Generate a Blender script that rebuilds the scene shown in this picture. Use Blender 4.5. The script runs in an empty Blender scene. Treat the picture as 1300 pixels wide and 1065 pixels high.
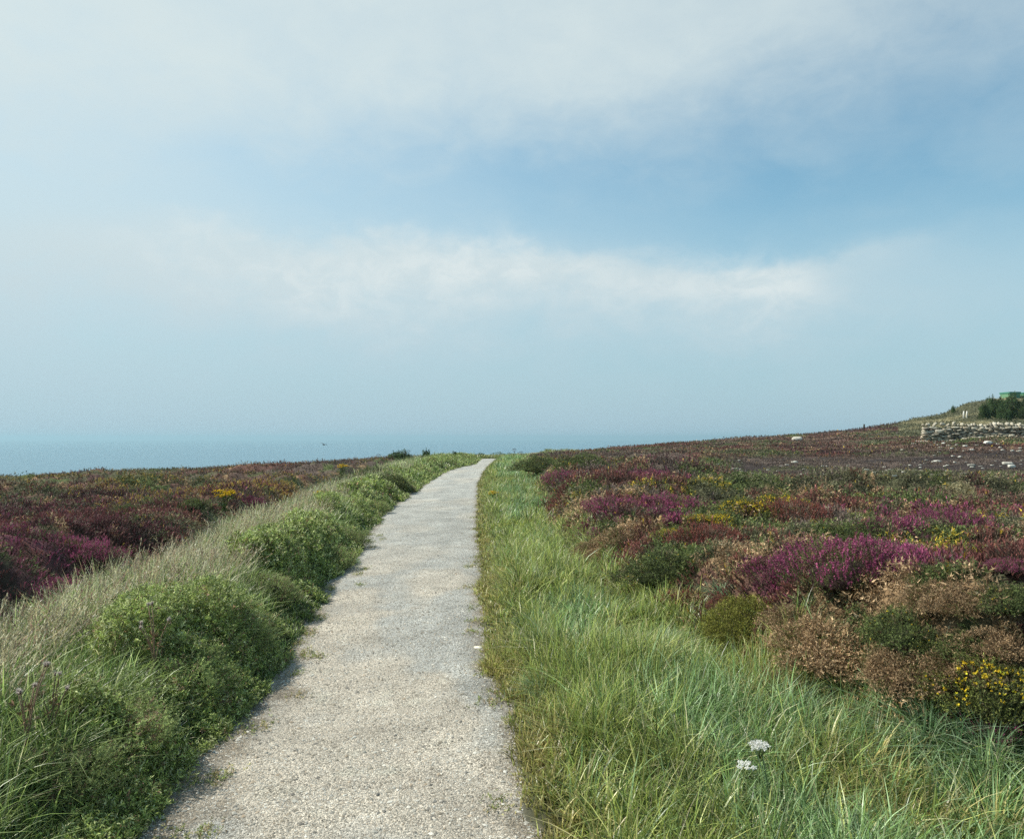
import bpy, math, random
import numpy as np
rng = np.random.default_rng(7)
random.seed(7)
SC = bpy.context.scene
COL = SC.collection
PI = math.pi

# ------------------------------------------------------------------ camera
F = 980.0                      # focal length in photo pixels (1300 wide)
HORY = 556.0
PITCH = math.atan((HORY - 532.5) / F)
CAMZ = 1.6
cam = bpy.data.cameras.new('camera'); camo = bpy.data.objects.new('camera', cam); COL.objects.link(camo)
cam.sensor_width = 36.0; cam.lens = F / 1300.0 * 36.0
cam.clip_start = 0.05; cam.clip_end = 60000
camo.location = (0, 0, CAMZ); camo.rotation_euler = (PI / 2 + PITCH, 0, 0)
SC.camera = camo

# ------------------------------------------------------------------ world, sun, exposure
SUN_EL = math.radians(47); SUN_AZ = math.radians(-78)      # azimuth from +Y towards +X
w = bpy.data.worlds.new('World'); SC.world = w; w.use_nodes = True
nt = w.node_tree; nt.nodes.clear()
def N(t, **kw):
    n = nt.nodes.new(t)
    for k, v in kw.items(): setattr(n, k, v)
    return n
def L(a, b): nt.links.new(a, b)
def V(x):
    return x
def M(op, a, b=None, c=None, clamp=False):
    n = N('ShaderNodeMath', operation=op, use_clamp=clamp)
    for i, x in enumerate((a, b, c)):
        if x is None: continue
        if isinstance(x, (int, float)): n.inputs[i].default_value = x
        else: L(x, n.inputs[i])
    return n.outputs[0]
def mixc(f, a, b):
    n = N('ShaderNodeMix', data_type='RGBA')
    for s, x in ((n.inputs[0], f), (n.inputs[6], a), (n.inputs[7], b)):
        if isinstance(x, (int, float)): s.default_value = x
        elif isinstance(x, tuple): s.default_value = x + (1,) if len(x) == 3 else x
        else: L(x, s)
    return n.outputs[2]
tc = N('ShaderNodeTexCoord'); sep = N('ShaderNodeSeparateXYZ'); L(tc.outputs['Generated'], sep.inputs[0])
dx, dy, dz = sep.outputs
az0 = M('ARCTAN2', dx, dy)                                   # 0 = +Y
hyp = M('SQRT', M('ADD', M('MULTIPLY', dx, dx), M('MULTIPLY', dy, dy)))
el0 = M('ARCTAN2', dz, hyp)
def noise(scale, detail, rough=0.5, dist=0.0, sx=1.0, sz=1.0, off=0.0):
    cb = N('ShaderNodeCombineXYZ'); L(M('MULTIPLY', az0, sx), cb.inputs[0]); L(M('MULTIPLY', el0, sz), cb.inputs[1]); cb.inputs[2].default_value = off
    n = N('ShaderNodeTexNoise'); L(cb.outputs[0], n.inputs['Vector'])
    n.inputs['Scale'].default_value = scale; n.inputs['Detail'].default_value = detail
    n.inputs['Roughness'].default_value = rough; n.inputs['Distortion'].default_value = dist
    return n.outputs[0]
big = noise(3.0, 4, 0.5, 0.0, 1.0, 2.2, 1.3)
mid = noise(7.0, 6, 0.55, 0.3, 1.0, 2.0, 4.7)
fine = noise(16.0, 7, 0.6, 0.4, 1.0, 1.6, 8.1)
def cen(x, k): return M('MULTIPLY', M('SUBTRACT', x, 0.5), k)
el = M('ADD', el0, M('ADD', cen(big, 0.10), M('ADD', cen(mid, 0.07), cen(fine, 0.055))))
az = M('ADD', az0, M('ADD', cen(noise(3.2, 4, 0.5, 0, 1, 1.6, 11.0), 0.30), cen(mid, 0.10)))
EMAX = 0.62
def ramp(stops):
    n = N('ShaderNodeValToRGB'); cr = n.color_ramp; cr.interpolation = 'CARDINAL'
    stops = sorted((max(0.0, min(1.0, e / EMAX)), v) for e, v in stops)
    while len(cr.elements) > 1: cr.elements.remove(cr.elements[0])
    cr.elements[0].position = stops[0][0]; cr.elements[0].color = (stops[0][1],) * 3 + (1,)
    for p, v in stops[1:]:
        e = cr.elements.new(p); e.color = (v, v, v, 1)
    L(M('DIVIDE', el, EMAX, clamp=True), n.inputs[0]); return n.outputs[0]
# elevation (rad) -> veil amount, one curve per bearing
colA = ramp([(0.0, .56), (.06, .72), (.13, .88), (.20, .98), (.26, .84), (.31, .86), (.40, .96), (.5, 1.0)])       # -33 deg
colB = ramp([(0.0, .45), (.06, .46), (.12, .68), (.19, .96), (.235, .98), (.265, .60), (.31, .44), (.35, .62), (.42, .86), (.5, .92)])  # -12
colC = ramp([(0.0, .34), (.06, .30), (.12, .50), (.18, .88), (.225, .95), (.255, .42), (.30, .24), (.35, .40), (.42, .80), (.5, .88)])  # +4
colD = ramp([(0.0, .28), (.06, .18), (.11, .46), (.16, .85), (.21, .92), (.235, .26), (.28, .06), (.33, .12), (.39, .34), (.46, .74), (.52, .82)])  # +18
colE = ramp([(0.0, .34), (.06, .22), (.11, .28), (.16, .38), (.20, .20), (.25, .08), (.30, .14), (.36, .16), (.43, .34), (.5, .62)])  # +33
def lerpf(f, a, b): return M('ADD', M('MULTIPLY', a, M('SUBTRACT', 1.0, f)), M('MULTIPLY', b, f))
def band(a, b):
    n = N('ShaderNodeMapRange', interpolation_type='SMOOTHSTEP'); L(az, n.inputs[0])
    n.inputs[1].default_value = math.radians(a); n.inputs[2].default_value = math.radians(b); return n.outputs[0]
veil = lerpf(band(-33, -12), colA, colB)
veil = lerpf(band(-12, 4), veil, colC)
veil = lerpf(band(4, 18), veil, colD)
veil = lerpf(band(18, 33), veil, colE)
veil = M('ADD', veil, M('ADD', cen(mid, 0.30), cen(fine, 0.20)), clamp=True)
ovh = N('ShaderNodeMapRange', interpolation_type='SMOOTHSTEP'); L(el0, ovh.inputs[0]); ovh.inputs[1].default_value = .62; ovh.inputs[2].default_value = .95; ovh.inputs[3].default_value = 1; ovh.inputs[4].default_value = .12
bhd = N('ShaderNodeMapRange', interpolation_type='SMOOTHSTEP'); L(M('ABSOLUTE', az0), bhd.inputs[0]); bhd.inputs[1].default_value = .9; bhd.inputs[2].default_value = 1.5; bhd.inputs[3].default_value = 1; bhd.inputs[4].default_value = .35
veil = M('MULTIPLY', veil, M('MULTIPLY', ovh.outputs[0], bhd.outputs[0]))  # veil thinned out of view, overhead and behind, to deepen shadows on the ground
# bright billows along the top edge of the cloud bank
def blob(a, e, sa, se, amp):
    A = M('DIVIDE', M('SUBTRACT', az, math.radians(a)), math.radians(sa)); E = M('DIVIDE', M('SUBTRACT', el, e), se)
    return M('MULTIPLY', M('EXPONENT', M('MULTIPLY', M('ADD', M('MULTIPLY', A, A), M('MULTIPLY', E, E)), -1.0)), amp)
puff = blob(-3, .226, 6.5, .040, 1.0)
for args in [(-14, .21, 6, .045, .6), (12, .190, 6, .045, .65), (18.5, .190, 5, .046, .85), (-8, .19, 8, .04, .35), (-22, .225, 5, .03, .4), (5, .20, 5, .03, .35)]:
    puff = M('ADD', puff, blob(*args))
pfn = N('ShaderNodeMapRange', interpolation_type='SMOOTHSTEP'); L(noise(20.0, 8, 0.62, 0.5, 1.0, 1.5, 15.0), pfn.inputs[0]); pfn.inputs[1].default_value = .36; pfn.inputs[2].default_value = .64; pfn.inputs[3].default_value = .25
puff = M('MULTIPLY', puff, pfn.outputs[0], clamp=True)
sky = N('ShaderNodeTexSky', sky_type='NISHITA'); sky.sun_disc = False
sky.sun_elevation = SUN_EL; sky.sun_rotation = SUN_AZ
sky.air_density = 1.3; sky.dust_density = 1.2; sky.ozone_density = 1.6
hsv = N('ShaderNodeHueSaturation'); hsv.inputs['Saturation'].default_value = 0.78; hsv.inputs['Value'].default_value = 1.25
L(sky.outputs[0], hsv.inputs['Color'])
skyc = N('ShaderNodeMix', data_type='RGBA', blend_type='MULTIPLY'); skyc.inputs[0].default_value = 1
L(hsv.outputs[0], skyc.inputs[6]); skyc.inputs[7].default_value = (0.66, 1.0, 1.06, 1)
hz = N('ShaderNodeMapRange', interpolation_type='SMOOTHERSTEP'); L(el0, hz.inputs[0]); hz.inputs[1].default_value = 0.34; hz.inputs[2].default_value = -0.03
base = mixc(M('MULTIPLY', hz.outputs[0], 0.80), skyc.outputs[2], (3.8, 5.45, 6.6))
hr1 = N('ShaderNodeMapRange'); L(el0, hr1.inputs[0]); hr1.inputs[1].default_value = 0.0; hr1.inputs[2].default_value = 0.20
hr2 = N('ShaderNodeMapRange'); L(el0, hr2.inputs[0]); hr2.inputs[1].default_value = 0.20; hr2.inputs[2].default_value = 0.42
CLOUD = mixc(hr2.outputs[0], mixc(hr1.outputs[0], (4.25, 5.65, 6.55), (5.7, 6.7, 7.0)), (6.45, 7.35, 7.4)); PUFF = (7.0, 7.7, 7.75)
c1 = mixc(M('MULTIPLY', veil, 0.93), base, CLOUD)
# the unseen sky overhead and behind has its veil cut for darker shadows
c2 = mixc(M('MULTIPLY', puff, 0.75), c1, PUFF)
bg = N('ShaderNodeBackground'); bg.inputs['Strength'].default_value = 0.091; L(c2, bg.inputs['Color'])
wo = N('ShaderNodeOutputWorld'); L(bg.outputs[0], wo.inputs['Surface'])

sun = bpy.data.lights.new('sun', 'SUN'); sun.energy = 5.0; sun.angle = math.radians(0.6); sun.color = (1.0, 0.95, 0.86)
suno = bpy.data.objects.new('sun', sun); COL.objects.link(suno)
suno.rotation_euler = (PI / 2 - SUN_EL, 0, -SUN_AZ + PI)   # local -Z points away from the sun
from mathutils import Vector
sd = Vector((math.sin(SUN_AZ) * math.cos(SUN_EL), math.cos(SUN_AZ) * math.cos(SUN_EL), math.sin(SUN_EL)))
suno.rotation_euler = sd.to_track_quat('Z', 'Y').to_euler()
SC.view_settings.view_transform = 'Standard'; SC.view_settings.look = 'None'
SC.view_settings.exposure = 0.24; SC.view_settings.gamma = 1.0
SC.cycles.use_denoising = False
SC.cycles.max_bounces = 6; SC.cycles.diffuse_bounces = 3; SC.cycles.glossy_bounces = 2
SC.cycles.transmission_bounces = 3; SC.cycles.transparent_max_bounces = 4; SC.cycles.volume_bounces = 0

# ------------------------------------------------------------------ numeric helpers
def sstep(a, b, x):
    t = np.clip((x - a) / (b - a), 0, 1); return t * t * (3 - 2 * t)
def _h(ix, iy, s):
    v = (ix.astype(np.int64) * 374761393 + iy.astype(np.int64) * 668265263 + s * 1274126177) & 0xffffffff
    v = ((v ^ (v >> 13)) * 1274126177) & 0xffffffff
    v = ((v ^ (v >> 16)) * 2246822519) & 0xffffffff
    return ((v ^ (v >> 15)) & 0xffff) / 65535.0
def vn(x, y, s=0):
    x = np.asarray(x, float); y = np.asarray(y, float)
    ix = np.floor(x); iy = np.floor(y); fx = x - ix; fy = y - iy
    fx = fx * fx * (3 - 2 * fx); fy = fy * fy * (3 - 2 * fy)
    a = _h(ix, iy, s); b = _h(ix + 1, iy, s); c = _h(ix, iy + 1, s); d = _h(ix + 1, iy + 1, s)
    return (a * (1 - fx) + b * fx) * (1 - fy) + (c * (1 - fx) + d * fx) * fy
def fbm(x, y, s=0, o=3):
    t = 0; a = 1; n = 0
    for i in range(o):
        t = t + a * vn(x, y, s + 17 * i); n += a; a *= .5; x = x * 2.03 + 5.1; y = y * 2.03 + 3.7
    return t / n
def unit(v): return v / np.maximum(np.linalg.norm(v, axis=-1, keepdims=True), 1e-9)
def randunit(*shape): return unit(rng.normal(size=shape + (3,)))
def ray(px, py):
    xp = (px - 650) / F; yp = (532.5 - py) / F
    c, s = math.cos(PITCH), math.sin(PITCH)
    return np.array([xp, c - yp * s, s + yp * c])

# ------------------------------------------------------------------ terrain
# photo x, skyline y (bare ground), distance of the ridge along the view
RIDGE = [(-300, 640, 50), (0, 617, 55), (100, 608, 57), (200, 603, 60), (300, 599, 63), (430, 591, 66), (500, 586, 60), (560, 582.5, 56),
         (640, 582, 56), (700, 579, 66), (760, 574.5, 78), (820, 569, 84), (900, 562, 92), (950, 559, 97), (1040, 553, 104), (1100, 546, 110),
         (1170, 533, 116), (1200, 526, 118), (1230, 513, 119), (1262, 508, 120), (1300, 507, 122), (1400, 508, 126), (1600, 520, 130)]
_th = []; _R = []; _Hh = []
for px, py, Y in RIDGE:
    d = ray(px, py); d = d / d[1]
    _th.append(math.atan2(d[0], 1)); rr = Y * math.hypot(d[0], 1); _R.append(rr); _Hh.append(CAMZ + d[2] * Y)
_th = [-PI, -2.2, -1.3] + _th + [1.3, 2.2, PI]; _R = [60, 60, 52] + _R + [120, 70, 60]; _Hh = [0, -1, -2.6] + _Hh + [5.5, 1, 0]
_P = np.interp(_th, [-1.0, -.15, 0.05, .35, .6, 1.3], [1.7, 1.5, 1.4, 2.2, 2.6, 2.6])
_th = np.array(_th); _R = np.array(_R); _Hh = np.array(_Hh)
YL = [-8, 2.0, 3.08, 3.74, 4.37, 5.33, 7.0, 9.68, 11.7, 17.2, 23.1, 29, 37, 41, 45, 52, 58, 80]
XL = [-1.4, -1.42, -1.5, -1.58, -1.6, -1.62, -1.80, -2.12, -2.3, -2.85, -2.92, -3.05, -3.0, -2.75, -2.15, -2.2, -2.1, .5]
YR = [-8, 2.0, 3.08, 3.74, 4.05, 5.35, 8.4, 10.5, 14.1, 21.5, 27, 33.4, 40, 46, 52, 58, 66, 80]
XR = [.2, .15, .1, .02, -.01, -.15, -.35, -.47, -.66, -.97, -1.18, -1.29, -1.28, -1.25, -1.1, -.7, .6, 3.1]
YVR = [-8, 2.0, 2.9, 3.4, 3.8, 4.3, 5.1, 6.0, 7.3, 9.3, 12.9, 18, 32, 50, 80]
XVR = [6, 5.0, 3.3, 2.15, 1.68, 1.5, 1.3, 1.08, .82, .65, .62, .6, .4, .7, 4]
YVL = [-8, 3, 5, 7.1, 12.2, 21, 40, 55, 80]
XVL = [-3.4, -3.1, -3.15, -3.5, -4.1, -5.1, -6.0, -6.0, -3]
xl = lambda Y: np.interp(Y, YL, XL) + .14 * (fbm(np.asarray(Y, float) * 1.1, np.asarray(Y, float) * 0 + 2, 501, 3) - .5) + .05 * (vn(np.asarray(Y, float) * 5, np.asarray(Y, float) * 0, 503) - .5)
xr = lambda Y: np.interp(Y, YR, XR) + .10 * (fbm(np.asarray(Y, float) * 1.1, np.asarray(Y, float) * 0 + 9, 511, 3) - .5) + .06 * (vn(np.asarray(Y, float) * 6, np.asarray(Y, float) * 0, 513) - .5)
vr = lambda Y: np.interp(Y, YVR, XVR)
vl = lambda Y: np.interp(Y, YVL, XVL)
def burnt(X, Y):
    """1 inside the burnt, stony ground under the wall"""
    r = np.hypot(X, Y); u = X / np.maximum(Y, .1)
    n = (fbm(X * .22, Y * .22, 91) - .5) * 9
    return sstep(18.5, 21, Y + n * .5 - (u - .6) * 5) * (1 - sstep(38, 46, Y + n * .5)) * sstep(.24, .34, u + n * .006)
def mounds(X, Y):
    a = 1 - np.abs(2 * fbm(X * .75 + 4, Y * .75, 21, 3) - 1)
    b = fbm(X * .28, Y * .28, 33, 3)
    b = b + .0; a = a + .34 * (1 - np.abs(2 * fbm(X * 2.6, Y * 2.6, 45, 2) - 1)) - .17
    return a, b
def base_z(X, Y):
    r = np.hypot(X, Y); th = np.arctan2(X, Y)
    R = np.interp(th, _th, _R); Hh = np.interp(th, _th, _Hh); p = np.interp(th, _th, _P)
    t = np.clip(r / R, 0, 1); z = Hh * t ** p
    o = np.maximum(r - R, 0); z = z - .03 * o - .0005 * o * o
    return np.maximum(z, -70)
def hmask(X, Y):
    right = sstep(0, .7, X - vr(Y)); left = sstep(0, .9, vl(Y) - X)
    return np.where(Y > -8, np.maximum(right, left), 1.0) , right, left
def H0(X, Y):
    z = base_z(X, Y)
    m, right, left = hmask(X, Y)
    r = np.hypot(X, Y)
    a, b = mounds(X, Y)
    amp = m * (1 - .6 * burnt(X, Y)) * (1 - sstep(130, 200, r))
    near = 1 - sstep(25, 60, r)
    z = z + amp * (near * (.50 * a * b * 1.6 + .18) + (1 - near) * (.55 * b * b + .2 * a) * .8)
    s = (xl(Y) - X) / np.maximum(xl(Y) - vl(Y), .3)
    z = z + .22 * sstep(.0, .35, s) * (1 - .5 * sstep(.9, 1.5, s)) * (1 - sstep(40, 60, Y))
    s = (X - xr(Y)) / np.maximum(vr(Y) - xr(Y), .3)
    z = z + .06 * sstep(.0, .4, s) * (1 - sstep(40, 60, Y)) + .03 * (fbm(X * 1.4, Y * 1.4, 5) - .5)
    return z
def pmask(X, Y):
    return sstep(-.10, .12, X - xl(Y)) * sstep(-.08, .10, xr(Y) - X) * (Y < 57.4)
def H(X, Y):
    X = np.asarray(X, float); Y = np.asarray(Y, float)
    return H0(X, Y) - .05 * pmask(X, Y) + .022 * (fbm(X * 6, Y * 6, 77, 2) - .5) * (1 - pmask(X, Y))
_YS = np.exp(np.linspace(math.log(2.2), math.log(170), 5000))
def at(px, py, h=0.0):
    """the place on the ground that shows at a point of the picture (top of something h metres tall)"""
    d = ray(px, py); d = d / d[1]
    z = CAMZ + d[2] * _YS; g = H(d[0] * _YS, _YS) + h
    k = np.nonzero(z <= g)[0]
    if len(k) == 0: k = [int(np.argmin(z - g))]
    Y = _YS[k[0]]; return float(d[0] * Y), float(Y)

# ------------------------------------------------------------------ mesh helpers
def mesh_np(name, v, f, col=None, mats=(), parent=None, smooth=False, uv=None):
    """f: (n,k) int array"""
    v = np.ascontiguousarray(v, np.float32); f = np.ascontiguousarray(f, np.int32)
    me = bpy.data.meshes.new(name); n, k = f.shape
    me.vertices.add(len(v)); me.vertices.foreach_set('co', v.ravel())
    me.loops.add(n * k); me.loops.foreach_set('vertex_index', f.ravel())
    me.polygons.add(n); me.polygons.foreach_set('loop_start', np.arange(0, n * k, k, dtype=np.int32))
    me.polygons.foreach_set('loop_total', np.full(n, k, np.int32))
    if smooth: me.polygons.foreach_set('use_smooth', np.ones(n, bool))
    if col is not None:
        a = me.color_attributes.new('Col', 'FLOAT_COLOR', 'POINT')
        c = np.ones((len(v), 4), np.float32); c[:, :3] = np.clip(col, 0, 1); a.data.foreach_set('color', c.ravel())
    me.update(calc_edges=True)
    for m in mats: me.materials.append(m)
    o = bpy.data.objects.new(name, me); COL.objects.link(o)
    if parent is not None: o.parent = parent
    return o
def cat(parts):
    vs = []; fs = []; cs = []; o = 0
    for v, f, c in parts:
        if len(v) == 0: continue
        vs.append(v); fs.append(f + o); cs.append(c); o += len(v)
    return np.concatenate(vs), np.concatenate(fs), np.concatenate(cs)
def blades(P, h, w, ld, lean, C, segs):
    """curved tapering ribbons: P (n,3) root, h height, w width, ld (n,2) lean direction, lean amount"""
    n = len(P); ts = np.linspace(0, 1, segs + 1)
    ang = rng.normal(0, .7, n); ca, sa = np.cos(ang), np.sin(ang)
    px_ = -ld[:, 1]; py_ = ld[:, 0]
    side = np.stack([px_ * ca - py_ * sa, px_ * sa + py_ * ca, np.zeros(n)], 1)
    vs = []; cs = []
    for i, t in enumerate(ts):
        up = h * t * (1 - .38 * np.minimum(lean, 1.4) * t)
        out = h * lean * t * t
        c = P + np.stack([ld[:, 0] * out, ld[:, 1] * out, up], 1)
        ww = w * (1 - t ** 1.6) * .5
        cc = C * (.62 + .6 * t)  # shade between clumps painted in: roots darker, tips lighter
        if i < segs:
            vs += [c - side * ww[:, None], c + side * ww[:, None]]; cs += [cc, cc]
        else:
            vs.append(c); cs.append(cc)
    K = len(vs); v = np.stack(vs, 1).reshape(-1, 3); c = np.stack(cs, 1).reshape(-1, 3)
    t = []
    for i in range(segs):
        a = 2 * i
        if i < segs - 1: t += [(a, a + 1, a + 3), (a, a + 3, a + 2)]
        else: t += [(a, a + 1, a + 2)]
    t = np.array(t); f = (np.arange(n)[:, None, None] * K + t[None]).reshape(-1, 3)
    return v, f, c
def sprigs(P, D, Ln, k, nl, nw, along, spread, C, t0=.1, var=.35, tip=None, leaf=False):
    """stems with k needles each; D unit directions"""
    n = len(P); t = rng.uniform(t0, 1, (n, k))
    pos = P[:, None] + D[:, None] * (Ln[:, None] * t)[..., None]
    nd = unit(D[:, None] * along + randunit(n, k) * spread)
    side = unit(np.cross(nd, randunit(n, k)))
    l = (np.broadcast_to(np.asarray(nl, float), (n,))[:, None] * rng.uniform(.6, 1.3, (n, k)))[..., None]
    ww = (np.broadcast_to(np.asarray(nw, float), (n,))[:, None] * rng.uniform(.7, 1.3, (n, k)))[..., None]
    cc = C[:, None] * rng.uniform(1 - var, 1 + var, (n, k))[..., None]
    if tip is not None:
        m = np.clip((t - .45) * 2, 0, 1)[..., None]; cc = cc * (1 - m) + tip[:, None] * rng.uniform(.7, 1.25, (n, k))[..., None] * m
    if leaf:
        nor = unit(np.cross(nd, side))
        q = [pos, pos + nd * l * .5 - side * ww * .5 + nor * l * .08, pos + nd * l, pos + nd * l * .5 + side * ww * .5 + nor * l * .08]
        v = np.stack(q, 2).reshape(-1, 3); c = np.repeat(cc.reshape(-1, 3), 4, 0)
        m = n * k; f = (np.arange(m)[:, None, None] * 4 + np.array([(0, 1, 2), (0, 2, 3)])[None]).reshape(-1, 3)
    else:
        v = np.stack([pos - side * ww * .5, pos + side * ww * .5, pos + nd * l], 2).reshape(-1, 3)
        c = np.repeat(cc.reshape(-1, 3), 3, 0); f = np.arange(n * k * 3).reshape(-1, 3)
    return v, f, c
def tube(pts, rad, seg=6, col=(.1, .08, .05)):
    pts = np.array(pts, float); n = len(pts); rad = np.broadcast_to(rad, (n,))
    tan = unit(np.gradient(pts, axis=0)); ref = np.array([.31, .91, .27]); a = unit(np.cross(tan, ref)); b = np.cross(tan, a)
    th = np.arange(seg) * 2 * PI / seg
    v = (pts[:, None] + rad[:, None, None] * (np.cos(th)[None, :, None] * a[:, None] + np.sin(th)[None, :, None] * b[:, None])).reshape(-1, 3)
    f = []
    for i in range(n - 1):
        for j in range(seg):
            p = i * seg + j; q = i * seg + (j + 1) % seg; f += [(p, q, q + seg), (p, q + seg, p + seg)]
    for j in range(1, seg - 1): f += [(0, j + 1, j), ((n - 1) * seg, (n - 1) * seg + j, (n - 1) * seg + j + 1)]
    return v, np.array(f), np.broadcast_to(np.array(col, float), (len(v), 3)).copy()
import bmesh
def ico(sub):
    bm = bmesh.new(); bmesh.ops.create_icosphere(bm, subdivisions=sub, radius=1)
    v = np.array([x.co for x in bm.verts]); f = np.array([[q.index for q in p.verts] for p in bm.faces]); bm.free(); return v, f
ICO = {1: ico(1), 2: ico(2), 3: ico(3)}
def rock(sx, sy, sz, sub=2, rough=.25, col=(.4, .38, .33)):
    v, f = ICO[sub]; v = v.copy()
    v = np.sign(v) * np.abs(v) ** .62; v = v / np.max(np.abs(v))                 # blocky
    s = rng.integers(0, 9999); k = 1.3
    n = vn(v[:, 0] * k + v[:, 2] * 2.1 + 9, v[:, 1] * k - v[:, 2] * 1.3 + 7, int(s)) - .5
    v = v * (1 + rough * 1.6 * n[:, None]); v = v * np.array([sx, sy, sz])
    c = np.broadcast_to(np.array(col) * rng.uniform(.75, 1.2), (len(v), 3)).copy()
    return v, f, c
def rotz(v, a): c, s = math.cos(a), math.sin(a); return v @ np.array([[c, s, 0], [-s, c, 0], [0, 0, 1]])
def roty(v, a): c, s = math.cos(a), math.sin(a); return v @ np.array([[c, 0, -s], [0, 1, 0], [s, 0, c]])

# ------------------------------------------------------------------ materials
def mat(name): m = bpy.data.materials.new(name); m.use_nodes = True; m.node_tree.nodes.clear(); return m
def foliage_mat(name, transl=.25, rough=.5, spec=.35, vary=.25):
    m = mat(name); t = m.node_tree; n = t.nodes.new; l = t.links.new
    at_ = n('ShaderNodeAttribute'); at_.attribute_name = 'Col'
    oi = n('ShaderNodeObjectInfo'); mr = n('ShaderNodeMapRange'); l(oi.outputs['Random'], mr.inputs[0]); mr.inputs[3].default_value = 1 - vary; mr.inputs[4].default_value = 1 + vary
    hs = n('ShaderNodeHueSaturation'); l(at_.outputs['Color'], hs.inputs['Color']); l(mr.outputs[0], hs.inputs['Value'])
    p = n('ShaderNodeBsdfPrincipled'); p.inputs['Roughness'].default_value = rough; p.inputs['Specular IOR Level'].default_value = spec
    l(hs.outputs[0], p.inputs['Base Color'])
    tr = n('ShaderNodeBsdfTranslucent'); l(hs.outputs[0], tr.inputs['Color'])
    mx = n('ShaderNodeMixShader'); mx.inputs[0].default_value = transl; l(p.outputs[0], mx.inputs[1]); l(tr.outputs[0], mx.inputs[2])
    o = n('ShaderNodeOutputMaterial'); l(mx.outputs[0], o.inputs[0]); return m
M_LEAF = foliage_mat('leaf', .28, .5, .3)
M_GRASS = foliage_mat('grass_blade', .4, .38, .55, 0.0)
M_HEATH = foliage_mat('heath_sprig', .2, .65, .2, 0.0)
M_BUSH = foliage_mat('bush_sprig', .2, .6, .25, .12)
M_PETAL = foliage_mat('petal', .3, .6, .2, .1)
M_TWIG = foliage_mat('twig', .0, .85, .1)
def stone_mat():
    m = mat('stone'); t = m.node_tree; n = t.nodes.new; l = t.links.new
    a = n('ShaderNodeAttribute'); a.attribute_name = 'Col'
    g = n('ShaderNodeNewGeometry')
    n1 = n('ShaderNodeTexNoise'); n1.inputs['Scale'].default_value = 5; n1.inputs['Detail'].default_value = 8; l(g.outputs['Position'], n1.inputs['Vector'])
    cr = n('ShaderNodeValToRGB'); cr.color_ramp.elements[0].position = .35; cr.color_ramp.elements[0].color = (.55, .52, .45, 1); cr.color_ramp.elements[1].position = .68; cr.color_ramp.elements[1].color = (1.1, 1.1, 1.05, 1)
    l(n1.outputs[0], cr.inputs[0])
    mx = n('ShaderNodeMix'); mx.data_type = 'RGBA'; mx.blend_type = 'MULTIPLY'; mx.inputs[0].default_value = .9; l(a.outputs['Color'], mx.inputs[6]); l(cr.outputs[0], mx.inputs[7])
    p = n('ShaderNodeBsdfPrincipled'); p.inputs['Roughness'].default_value = .88; l(mx.outputs[2], p.inputs['Base Color'])
    n2 = n('ShaderNodeTexNoise'); n2.inputs['Scale'].default_value = 22; n2.inputs['Detail'].default_value = 6; l(g.outputs['Position'], n2.inputs['Vector'])
    b = n('ShaderNodeBump'); b.inputs['Strength'].default_value = .6; b.inputs['Distance'].default_value = .03; l(n2.outputs[0], b.inputs['Height']); l(b.outputs[0], p.inputs['Normal'])
    o = n('ShaderNodeOutputMaterial'); l(p.outputs[0], o.inputs[0]); return m
M_STONE = stone_mat()
def ground_mat():
    m = mat('heath_soil'); t = m.node_tree; n = t.nodes.new; l = t.links.new
    a = n('ShaderNodeAttribute'); a.attribute_name = 'Col'; g = n('ShaderNodeNewGeometry')
    n1 = n('ShaderNodeTexNoise'); n1.inputs['Scale'].default_value = 9; n1.inputs['Detail'].default_value = 9; n1.inputs['Roughness'].default_value = .7; l(g.outputs['Position'], n1.inputs['Vector'])
    mr = n('ShaderNodeMapRange'); l(n1.outputs[0], mr.inputs[0]); mr.inputs[1].default_value = .3; mr.inputs[2].default_value = .7; mr.inputs[3].default_value = .6; mr.inputs[4].default_value = 1.35
    hs = n('ShaderNodeHueSaturation'); l(a.outputs['Color'], hs.inputs['Color']); l(mr.outputs[0], hs.inputs['Value'])
    p = n('ShaderNodeBsdfPrincipled'); p.inputs['Roughness'].default_value = .95; p.inputs['Specular IOR Level'].default_value = .1; l(hs.outputs[0], p.inputs['Base Color'])
    b = n('ShaderNodeBump'); b.inputs['Strength'].default_value = .8; b.inputs['Distance'].default_value = .06; l(n1.outputs[0], b.inputs['Height']); l(b.outputs[0], p.inputs['Normal'])
    o = n('ShaderNodeOutputMaterial'); l(p.outputs[0], o.inputs[0]); return m
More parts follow.
